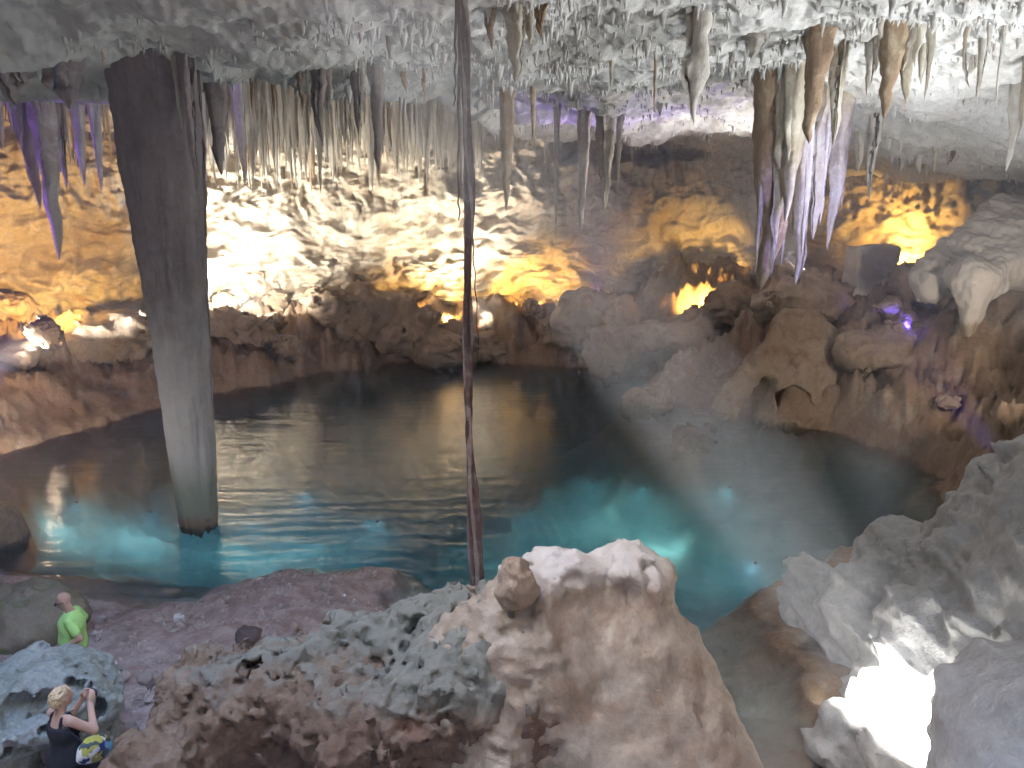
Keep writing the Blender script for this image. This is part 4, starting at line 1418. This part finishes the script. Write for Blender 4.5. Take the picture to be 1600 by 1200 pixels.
M['bark'] = rock_mat('root_bark', (0.16, 0.10, 0.085), (0.10, 0.06, 0.05), (0.24, 0.17, 0.14), 4.0, 0.0, 0.4, 0.8, bscale=5)
M['bark_pale'] = rock_mat('root_bark_pale', (0.34, 0.27, 0.24), (0.26, 0.19, 0.17), (0.42, 0.36, 0.33), 4.0, 0.0, 0.4, 0.8, bscale=5)
YR = 10.9
pts_v = [-260, 0, 200, 330, 450, 600, 700, 760, 800, 850, 900, 960, 1110]
pts_u = [717, 721, 727, 731, 732, 733, 735, 737, 738, 739, 741, 744, 748]
root = empty('hanging_root', at(742, 960, YR), 'bundle of thin tree roots hanging from roof to ridge', 'root')
rb = np.array(root.location)
rnd = random.Random(9)
for k in range(7):
    path, rads = [], []
    ph = k * 0.9
    for t in np.linspace(0, 1, 90):
        f = t * (len(pts_v) - 1)
        v = np.interp(f, range(len(pts_v)), pts_v)
        u = np.interp(f, range(len(pts_v)), pts_u)
        spread = np.interp(v, [0, 700, 780, 860, 960, 1040], [0.028, 0.032, 0.05, 0.08, 0.10, 0.12])
        q = at(u, v, YR)
        tw = ph + v * 0.006 + 0.5 * math.sin(v * 0.011 + k)
        path.append((q.x + spread * math.cos(tw) + 0.02 * math.sin(v * .013 + k * 2) + 0.015 * math.sin(v * .031 + k) + 0.03 * math.sin(v * 0.008), q.y + spread * math.sin(tw), q.z))
        rads.append((0.034 if k < 3 else 0.022) * (1 + 0.25 * math.sin(v * 0.03 + k) + 0.2 * math.sin(v * 0.11 + 3 * k)) * (1.0 if v < 750 else 0.95))
    v_, f_ = tube(np.array(path) - rb, rads)
    link('root_strand', mesh_from('root_strand', v_, f_), M['bark_pale'] if k in (0, 4) else M['bark'], root)
for (pu, lab) in (([(711, -200), (712, 60), (711, 130), (710, 165)], 'short frayed root ending high beside the root bundle'), ([(716, -200), (717, 150), (716, 300), (718, 345)], 'thin dark root trailing beside the root bundle'),
                  ([(736, 330), (740, 400), (744, 470), (748, 560)], 'wispy rootlet peeling off the root bundle')):
    vv = np.linspace(0, 1, 40)
    path = []
    for t in vv:
        f = t * (len(pu) - 1)
        q = at(np.interp(f, range(len(pu)), [a_[0] for a_ in pu]), np.interp(f, range(len(pu)), [a_[1] for a_ in pu]), YR + 0.15)
        path.append((q.x + 0.01 * math.sin(t * 30), q.y, q.z))
    v_, f_ = tube(path, np.linspace(0.022, 0.008, 40) * (0.6 if pu[0][1] > 0 else 1), 6)
    tag(link('rootlet', mesh_from('rootlet', v_, f_), M['bark']), lab, 'root')

# ------------------------------------------------------------------ beach stones
ST = []
for k in range(4):
    ST.append(sdf_mesh('beach_stone', lambda P: ell(P, (0, 0, 0), (1, .8, .6)), (-1.6, -1.6, -1.6), (1.6, 1.6, 1.6), 0.3, lambda P: 0.3 * fbm(P * 1.1, 3, 0.55, seed=k * 5.0), 0.7))
    ST[-1].materials.append(M['stone'])
rnd = random.Random(77)
cnt = 0
while cnt < 90:
    u, v = rnd.uniform(-10, 640), rnd.uniform(960, 1120)
    q = at(u, v, rnd.uniform(8.5, 15.5))
    if lake_dist(np.array([q.x]), np.array([q.y]))[0] < 0.15 or q.x > -1.6:
        continue
    o = bpy.data.objects.new('beach_stone', rnd.choice(ST))
    COL.objects.link(o)
    s = rnd.choice((.06, .07, .09, .11, .16))
    o.location = (q.x, q.y, floor_at(q.x, q.y) + s * 0.3)
    o.scale = (s, s, s)
    o.rotation_euler = (rnd.uniform(-.3, .3), rnd.uniform(-.3, .3), rnd.uniform(0, 6))
    tag(o, 'small pale stone on the beach ' + ('beside the mossy rock and the man' if u < 170 else 'near the white block' if u < 330 and v < 1000 else 'near the dark slabs' if u < 400 else 'toward the hanging roots' if v < 1010 else 'behind the long ridge'), 'stone', 'stones on the beach')
    cnt += 1
# gravel between them
rs = np.random.RandomState(8)
gx, gy = rs.uniform(-12, -1.2, 9000), rs.uniform(6.5, 16.5, 9000)
k = (lake_dist(gx.astype(np.float32), gy.astype(np.float32)) > 0.1) & (fbm(XYZ(gx * 0.9, gy * 0.9, gx * 0), 3) > rs.uniform(-.5, .4, 9000))
gx, gy = gx[k], gy[k]
gz = floor_h(gx, gy)
s = rs.gamma(1.8, 0.019, len(gx)) + 0.008
octa = np.array([(1, 0, 0), (-.9, .3, 0), (0, 1, .1), (.1, -.9, 0), (0, 0, .7), (0, 0, -.6)], np.float32)
of = np.array([(0, 2, 4), (2, 1, 4), (1, 3, 4), (3, 0, 4), (2, 0, 5), (1, 2, 5), (3, 1, 5), (0, 3, 5)])
an = rs.uniform(0, 6.28, len(gx))
ca, sa = np.cos(an), np.sin(an)
ov = np.stack([octa[None, :, 0] * ca[:, None] - octa[None, :, 1] * sa[:, None], octa[None, :, 0] * sa[:, None] + octa[None, :, 1] * ca[:, None], np.repeat(octa[None, :, 2], len(gx), 0)], -1) * s[:, None, None]
ov += np.stack([gx, gy, gz + s * 0.2], -1)[:, None]
M['gravel'] = rock_mat('beach_gravel', (0.50, 0.41, 0.38), (0.36, 0.28, 0.25), (0.70, 0.67, 0.65), 5.0, bscale=5)
tag(link('gravel', mesh_from('gravel', ov.reshape(-1, 3), (of[None] + (np.arange(len(gx)) * 6)[:, None, None]).reshape(-1, 3), False), M['gravel']), kind='stuff')

# white block on the shore
q = at(281, 966, 13.9)
q.z = floor_at(q.x, q.y)
wbk = link('white_block', boxes_mesh('white_block', [((0, 0, .075), (.085, .075, .075), 1.12)]), plain_mat('white_foam', (0.8, 0.8, 0.78), 0.8), None, q)
wbk.rotation_euler = (0.1, -0.06, 0.3)
bv = wbk.modifiers.new('bevel', 'BEVEL')
bv.width = 0.012
bv.segments = 2
tag(wbk, 'small white block left on the stones at the waterline', 'block')

# ------------------------------------------------------------------ lamps under water; the cyan ones are added to brighten the pool
for (u, v, wt, col, hgt, key, lab) in ((1010, 762, 6, TEA, 1.3, 'green', 'submerged lamp under the long pale green glow in the pool'), (925, 752, 4, TEA, .9, 'green', 'submerged lamp at the faint end of the long green glow'),
                            (1140, 762, 7, TEA, 1.2, 'green', 'submerged lamp under the right-hand green glow of the pool'), (1045, 826, 2.8, TEA, .9, 'green', 'submerged lamp under the small near green glow'),
                            (120, 785, 4, (.6, .95, 1), 1.8, 'cyan', 'added submerged lamp in the turquoise water beside the tan boulder'), (235, 800, 4, (.6, .95, 1), 1.8, 'cyan', 'added submerged lamp in the turquoise water at the foot of the grey column'),
                            (395, 812, 4, (.6, .95, 1), 1.6, 'cyan', 'added submerged lamp in the turquoise water off the beach'), (590, 815, 6, (.6, .95, 1), 2.0, 'cyan', 'added submerged lamp in the blue water left of the roots'),
                            (480, 770, 6, (.6, .95, 1), 2.2, 'cyan', 'added submerged lamp in the rippled water right of the grey column'), (830, 800, 4, (.6, 1, .95), 2.2, 'cyan', 'added submerged lamp in the dark teal water right of the roots'), (1180, 880, 5, (.6, .9, 1), 1.5, 'cyan', 'added submerged lamp in the hazy water beside the pale bank')):
    q = at(u, v, 7.8 / math.tan(math.atan((v - 600) / FPX) + R(PITCH)))
    pos = Vector((q.x, q.y, 0))
    for _ in range(6):
        pos.z = min(-0.25, floor_at(pos.x, pos.y) + hgt)
        pos.x, pos.y = q.x * (CAM_H - pos.z) / CAM_H, q.y * (CAM_H - pos.z) / CAM_H
    e = floodlight(pos, pos + Vector((-0.25, 0.3, -1.0)), wt * LW, col, 165, lab, key, 1.0)
    e.scale = (0.22, 0.22, 0.22)

# ------------------------------------------------------------------ people
def skin_mat(name, col):
    m = plain_mat(name, col, 0.55, noise_amt=0.08, nscale=12)
    bs = next(n for n in m.node_tree.nodes if n.type == 'BSDF_PRINCIPLED')
    bs.inputs['Subsurface Weight'].default_value = 0.1
    bs.inputs['Subsurface Radius'].default_value = (0.02, 0.008, 0.004)
    return m


def rotz(v, a):
    c, s = math.cos(a), math.sin(a)
    return np.array([v[0] * c - v[1] * s, v[0] * s + v[1] * c, v[2]], np.float32)


def chain(P, pts, rads, k=0.03):
    s = None
    for a, b, r1, r2 in zip(pts[:-1], pts[1:], rads[:-1], rads[1:]):
        q = cone(P, a, b, r1, r2)
        s = q if s is None else smin(s, q, k)
    return s


def head_sdf(P, c, tilt=0.0):
    """head centred at c looking along +x (before the figure is turned); tilt > 0 looks down"""
    q = P - np.asarray(c, np.float32)
    ct, st = math.cos(tilt), math.sin(tilt)
    q = np.stack([q[:, 0] * ct - q[:, 2] * st, q[:, 1], q[:, 0] * st + q[:, 2] * ct], -1)
    s = ell(q, (-.012, 0, .035), (.098, .077, .088))
    s = smin(s, ell(q, (.02, 0, -.045), (.072, .06, .075)), .05)
    s = smin(s, ell(q, (.06, 0, -.095), (.03, .03, .022)), .03)          # chin
    s = smin(s, cone(q, (.084, 0, .012), (.108, 0, -.028), .010, .016), .014)   # nose
    s = smin(s, ell(q, (.078, 0, .03), (.018, .05, .012)), .015)         # brow
    s = smax(s, -ell(q, (.094, .03, .008), (.016, .017, .012)), .01)     # eye sockets
    s = smax(s, -ell(q, (.094, -.03, .008), (.016, .017, .012)), .01)
    s = smin(s, ell(q, (.082, .03, .006), (.011, .012, .010)), .003)     # eyes
    s = smin(s, ell(q, (.082, -.03, .006), (.011, .012, .010)), .003)
    s = smin(s, ell(q, (.085, 0, -.06), (.012, .024, .009)), .008)       # lips
    for y in (.075, -.075):
        s = smin(s, ell(q, (-.012, y, -.005), (.022, .012, .034)), .008)  # ears
    return s


def hand_sdf(P, wrist, fwd, up, grip=0.6):
    """palm, four bent fingers and a thumb; fwd runs along the forearm, the fingers curl towards up"""
    f = np.asarray(fwd, np.float32)
    f = f / np.linalg.norm(f)
    u = np.asarray(up, np.float32)
    u = u - f * (u @ f)
    u = u / np.linalg.norm(u)
    r = np.cross(f, u)
    w = np.asarray(wrist, np.float32)
    s = chain(P, [w, w + f * .045, w + f * .085], [.026, .036, .034], .01)
    for i, (o, L) in enumerate(((-.03, .075), (-.01, .085), (.011, .08), (.03, .062))):
        a = w + f * .085 + r * o
        b = a + f * L * .45 + u * L * .15 * grip
        c = b + f * L * .25 * (1 - grip) + u * L * .38
        s = smin(s, chain(P, [a, b, c], [.0105, .0095, .008], .004), .006)
    t0 = w + f * .03 - r * .034
    t1 = t0 + f * .035 - r * .025 + u * .015
    s = smin(s, chain(P, [t0, t1, t1 + f * .03 + u * .02], [.014, .012, .009], .005), .01)
    return s


def figure_mesh(name, f, lo, hi, vox, yaw, noise=None):
    me = sdf_mesh(name, f, lo, hi, vox, noise, 0.06)
    c, s = math.cos(yaw), math.sin(yaw)
    n = len(me.vertices)
    co = np.empty(n * 3, np.float32)
    me.vertices.foreach_get('co', co)
    co = co.reshape(-1, 3)
    co[:, :2] = np.stack([co[:, 0] * c - co[:, 1] * s, co[:, 0] * s + co[:, 1] * c], 1)
    me.vertices.foreach_set('co', co.ravel())
    me.update()
    return me


# man: green polo shirt, bald, looking down along the shore; built facing +x, then turned
def m_torso(P, g=0.0):
    s = cone(P, (0, 0, 1.0), (0.02, 0, 1.3), .15 + g, .165 + g)
    s = smin(s, ell(P, (0.01, 0, 1.32), (.135 + g, .20 + g, .17 + g)), .08)
    s = smin(s, ell(P, (0.05, 0, 1.06), (.155 + g, .175 + g, .16 + g)), .08)
    s = smin(s, cone(P, (0, -.12, 1.44), (0, .12, 1.44), .065 + g, .065 + g), .06)
    return s


ARM_M = {1: [(0, .20, 1.42), (-.13, .27, 1.20), (.10, .27, 1.07)], -1: [(0, -.20, 1.42), (-.04, -.27, 1.14), (.17, -.20, 0.99)]}


def f_man(P):
    s = m_torso(P)
    s = smin(s, cone(P, (.0, 0, 1.46), (.05, 0, 1.60), .062, .058), .03)
    s = smin(s, head_sdf(P, (.085, 0, 1.68), 0.35), .02)
    s = smin(s, ell(P, (0, 0, .92), (.14, .175, .12)), .06)
    for sd in (1, -1):
        s = smin(s, chain(P, ARM_M[sd], [.056, .047, .032], .02), .03)
        w = np.array(ARM_M[sd][2])
        d = w - np.array(ARM_M[sd][1])
        s = smin(s, hand_sdf(P, w, d, (0, -sd, 0.2)), .012)
        s = smin(s, chain(P, [(0, sd * .09, .9), (.01, sd * .1, .48), (-.02, sd * .1, .08)], [.09, .06, .042], .03), .03)
        s = smin(s, chain(P, [(-.04, sd * .1, .05), (.14, sd * .12, .035)], [.045, .035], .02), .02)
    return s


def f_shirt(P):
    s = m_torso(P, .018)
    for sd in (1, -1):
        s = smin(s, cone(P, (0, sd * .19, 1.43), (-.075, sd * .24, 1.28), .072, .078), .03)
    s = smin(s, ell(P, (.03, 0, .97), (.17, .19, .10)), .06)
    s = smin(s, cone(P, (-.01, 0, 1.47), (.03, 0, 1.51), .082, .078), .02)
    s = smax(s, -cone(P, (.02, 0, 1.49), (.06, 0, 1.62), .066, .075), .005)
    s = smax(s, .90 - P[:, 2], .01)
    return s


def f_trousers(P):
    s = ell(P, (0.01, 0, .90), (.165, .195, .13))
    for sd in (1, -1):
        s = smin(s, chain(P, [(0, sd * .09, .85), (.01, sd * .1, .45)], [.108, .09], .03), .04)
    return smax(s, .42 - P[:, 2], .01)


mp = at(112, 957, 10.6)
mp.z = floor_at(mp.x, mp.y) - 0.02
man = empty('person', mp, 'man in a lime green polo shirt, bald, looking down beside the pitted boulder', 'person')
YAW = math.radians(196)
M['skin_m'] = skin_mat('tanned_skin', (0.50, 0.31, 0.235))
fold = lambda P: 0.008 * fbm(P * np.array([7, 7, 5], np.float32), 3, ridged=True)
link('body', figure_mesh('body', f_man, (-.3, -.42, -.02), (.42, .42, 1.84), .0105, YAW), M['skin_m'], man)
link('polo_shirt', figure_mesh('polo_shirt', f_shirt, (-.3, -.4, .86), (.3, .4, 1.6), .0105, YAW, fold), plain_mat('lime_cotton', (0.42, 0.74, 0.24), 0.85, noise_amt=0.08, nscale=60), man)
link('trousers', figure_mesh('trousers', f_trousers, (-.28, -.36, .38), (.3, .36, 1.06), .012, YAW, fold), plain_mat('dark_cotton', (0.10, 0.10, 0.12), 0.85), man)
# glasses on his nose
gl_me = figure_mesh('glasses', lambda P: smin(smin(chain(P, [(.185, .058, 1.655), (.185, .012, 1.655)], [.017, .017], .005), chain(P, [(.185, -.058, 1.655), (.185, -.012, 1.655)], [.017, .017], .005), .004),
                                              smin(chain(P, [(.18, .07, 1.66), (.07, .085, 1.69)], [.007, .006], .003), chain(P, [(.18, -.07, 1.66), (.07, -.085, 1.69)], [.007, .006], .003), .003), .004), (.0, -.12, 1.58), (.24, .12, 1.75), .006, YAW)
link('glasses', gl_me, plain_mat('dark_glasses', (0.03, 0.025, 0.025), 0.3), man)


# woman: seen from behind, photographing; built facing +x
def w_torso(P, g=0.0):
    s = cone(P, (0, 0, .98), (0.0, 0, 1.18), .125 + g, .115 + g)
    s = smin(s, ell(P, (0.0, 0, 1.26), (.11 + g, .155 + g, .14 + g)), .08)
    s = smin(s, cone(P, (0, -.10, 1.38), (0, .10, 1.38), .052 + g, .052 + g), .06)
    for y in (.07, -.07):
        s = smin(s, ell(P, (.085, y, 1.22), (.065 + g, .062 + g, .06 + g)), .03)
    s = smin(s, ell(P, (-.02, 0, .90), (.14 + g, .18 + g, .15 + g)), .08)
    return s


ARM_W = {1: [(0, .165, 1.375), (.20, .20, 1.17), (.30, .07, 1.40)], -1: [(0, -.165, 1.375), (.19, -.25, 1.17), (.30, -.07, 1.40)]}


def f_woman(P):
    s = w_torso(P)
    s = smin(s, cone(P, (0, 0, 1.4), (.03, 0, 1.53), .05, .047), .03)
    s = smin(s, head_sdf(P, (.05, 0, 1.60), 0.05), .02)
    for sd in (1, -1):
        s = smin(s, chain(P, ARM_W[sd], [.055, .048, .030], .02), .03)
        w = np.array(ARM_W[sd][2])
        s = smin(s, hand_sdf(P, w, (.03, -sd * .01, .05), (.0, -sd, 0.1), .5), .01)
    s = smin(s, chain(P, [(0, .09, .86), (.02, .1, .46), (-.02, .1, .07)], [.09, .056, .038], .03), .03)
    s = smin(s, chain(P, [(0, -.09, .86), (.30, -.12, .66), (.22, -.12, .28)], [.09, .06, .038], .03), .03)
    s = smin(s, chain(P, [(-.04, .1, .04), (.13, .12, .03)], [.038, .03], .02), .02)
    s = smin(s, chain(P, [(.18, -.12, .24), (.34, -.13, .23)], [.038, .03], .02), .02)
    return s


def f_dress(P):
    s = w_torso(P, .014)
    s = smin(s, ell(P, (-.01, 0, .84), (.175, .21, .17)), .06)
    s = smin(s, cone(P, (0.0, -.09, .84), (.17, -.11, .74), .115, .115), .04)
    s = smin(s, cone(P, (0, .09, .84), (.02, .1, .64), .115, .12), .04)
    s = smax(s, P[:, 2] - 1.315 + 0.25 * np.maximum(-P[:, 0], 0) , .01)
    for y in (.085, -.085):
        s = smin(s, chain(P, [(-.085, y, 1.26), (-.045, y, 1.40), (.03, y, 1.42), (.1, y, 1.30)], [.012] * 4, .01), .006)
    return smax(s, .62 - P[:, 2], .01)


def f_hair(P):
    s = ell(P, (.022, 0, 1.655), (.118, .10, .095))
    s = smin(s, ell(P, (-.035, 0, 1.595), (.09, .095, .11)), .04)
    s = smax(s, -ell(P, (.135, 0, 1.575), (.10, .085, .11)), .02)
    return s


WYAW = math.radians(62)
q = at(98, 1136, 7.9)
wz = floor_at(q.x, q.y)
wom = empty('person', (q.x, q.y, 0.92), 'woman in a dark sleeveless dress, curly blond hair, raising a phone to photograph', 'person')
wom.location.z = at(90, 1088, 7.9).z - 1.63
M['skin_w'] = skin_mat('fair_skin', (0.60, 0.38, 0.29))
link('body', figure_mesh('body', f_woman, (-.3, -.42, -.02), (.46, .36, 1.76), .0095, WYAW), M['skin_w'], wom)
link('dress', figure_mesh('dress', f_dress, (-.28, -.34, .58), (.34, .34, 1.46), .010, WYAW, lambda P: -np.abs(fold(P)) * .8 - 0.004), plain_mat('black_cloth', (0.018, 0.018, 0.026), 0.85), wom)
link('hair', figure_mesh('hair', f_hair, (-.2, -.2, 1.42), (.22, .2, 1.84), .0085, WYAW, lambda P: 0.03 * (worley(P * 26) - .45) + 0.02 * fbm(P * np.array([45, 45, 25], np.float32), 3, ridged=True)), plain_mat('blond_hair', (0.62, 0.47, 0.29), 0.6, noise_amt=0.35, nscale=60), wom)
# rock ledge that carries her
qz = wom.location.z
sup = Vector((q.x, q.y, qz))
big_rock('standing_rock', sdf_mesh('standing_rock', lambda P: smax(ell(P, sup + Vector((.05, 0, -.5)), (.75, .7, .55)), P[:, 2] - qz + 0.01, .08), sup - Vector((1.1, 1.1, 1.3)), sup + Vector((1.1, 1.1, .4)), 0.04,
         lambda P: 0.06 * fbm(P * 2.0, 4, 0.55) * sstep(-.02, -.3, P[:, 2] - qz), 0.3), M['stone'], 'flat-topped rock under the woman taking a photo', 'rock')


def w_pt(p):
    r = rotz(np.array(p, np.float32), WYAW)
    return Vector((float(r[0]), float(r[1]), float(r[2]))) + wom.location


# phone in her hands
ph = empty('phone', w_pt((.385, 0, 1.475)), 'small dark phone held up by the woman in the dark dress', 'phone')
ph.rotation_euler = (0, 0, WYAW)
bo = link('case', boxes_mesh('case', [((0, 0, 0), (.006, .075, .038))]), plain_mat('phone_case', (0.02, 0.02, 0.025), 0.35), ph)
b = bo.modifiers.new('bevel', 'BEVEL')
b.width, b.segments = .005, 2
link('screen', boxes_mesh('screen', [((-.0065, 0, 0), (.0008, .07, .034))]), plain_mat('phone_screen', (0.25, 0.3, 0.33), 0.1), ph)
link('camera_bump', boxes_mesh('camera_bump', [((.0075, .055, .018), (.002, .012, .012))]), plain_mat('phone_glass', (0.01, 0.01, 0.012), 0.1), ph)

# patterned cloth bag on her hip
def bag_mat():
    m, nt = new_mat('patterned_cloth')
    N, L = nt.nodes, nt.links
    out, bs, tc = N.new('ShaderNodeOutputMaterial'), N.new('ShaderNodeBsdfPrincipled'), N.new('ShaderNodeTexCoord')
    vo = N.new('ShaderNodeTexVoronoi')
    vo.inputs['Scale'].default_value = 11
    nz = N.new('ShaderNodeTexNoise')
    nz.inputs['Scale'].default_value = 6
    ad = N.new('ShaderNodeMix')
    ad.data_type = 'VECTOR'
    ad.inputs[0].default_value = 0.25
    L.new(tc.outputs['Object'], ad.inputs[4])
    L.new(tc.outputs['Object'], nz.inputs['Vector'])
    L.new(nz.outputs['Color'], ad.inputs[5])
    L.new(ad.outputs[1], vo.inputs['Vector'])
    sp = N.new('ShaderNodeSeparateColor')
    L.new(vo.outputs['Color'], sp.inputs[0])
    cr = N.new('ShaderNodeValToRGB')
    cr.color_ramp.interpolation = 'CONSTANT'
    e = cr.color_ramp.elements
    e[0].color = (0.03, 0.05, 0.22, 1)
    e[1].position, e[1].color = 0.25, (0.12, 0.35, 0.55, 1)
    for p_, c_ in ((0.45, (0.75, 0.75, 0.72, 1)), (0.66, (0.45, 0.42, 0.08, 1)), (0.83, (0.05, 0.07, 0.08, 1))):
        x = e.new(p_)
        x.color = c_
    L.new(sp.outputs[0], cr.inputs[0])
    L.new(cr.outputs[0], bs.inputs['Base Color'])
    bs.inputs['Roughness'].default_value = 0.85
    L.new(bs.outputs[0], out.inputs['Surface'])
    return m


bagp = w_pt((.10, -.30, 1.0))
bag = empty('cloth_bag', bagp, 'blue, white and yellow patterned cloth bag slung on the woman\'s hip', 'bag')
link('bag_body', figure_mesh('bag_body', lambda P: smin(ell(P, (.02, 0, 0), (.20, .09, .14)), ell(P, (.08, 0, -.05), (.15, .085, .13)), .05), (-.35, -.25, -.3), (.4, .25, .3), .014, WYAW,
     lambda P: 0.02 * fbm(P * np.array([9, 9, 6], np.float32), 3)), bag_mat(), bag)
pth = [rotz(np.array(p_, np.float32), WYAW) for p_ in ((-.05, .02, .1), (-.12, .12, .25), (-.16, .20, .35), (-.10, .24, .44), (-.02, .20, .44))]
pth = np.array([[np.interp(t, range(5), [a_[c_] for a_ in pth]) for c_ in range(3)] for t in np.linspace(0, 4, 24)])
v_, f_ = tube(pth, [0.011] * 24, 6)
link('bag_strap', mesh_from('bag_strap', v_, f_), plain_mat('strap_cloth', (0.04, 0.05, 0.10), 0.8), bag)

# ------------------------------------------------------------------ damp air of the cave
def haze_mat():
    m, nt = new_mat('damp_air')
    out = nt.nodes.new('ShaderNodeOutputMaterial')
    pv = nt.nodes.new('ShaderNodeVolumePrincipled')
    pv.inputs['Color'].default_value = (0.86, 0.90, 1.0, 1)
    pv.inputs['Density'].default_value = HAZE
    nt.links.new(pv.outputs[0], out.inputs['Volume'])
    return m


HAZE = 0.0034
hv = np.array([(x, y, z) for z in (-9.0, 18.5) for y in (-16, 54) for x in (-36, 36)], np.float32)
tag(link('haze', mesh_from('haze', hv, wf_, False), haze_mat()), kind='stuff')
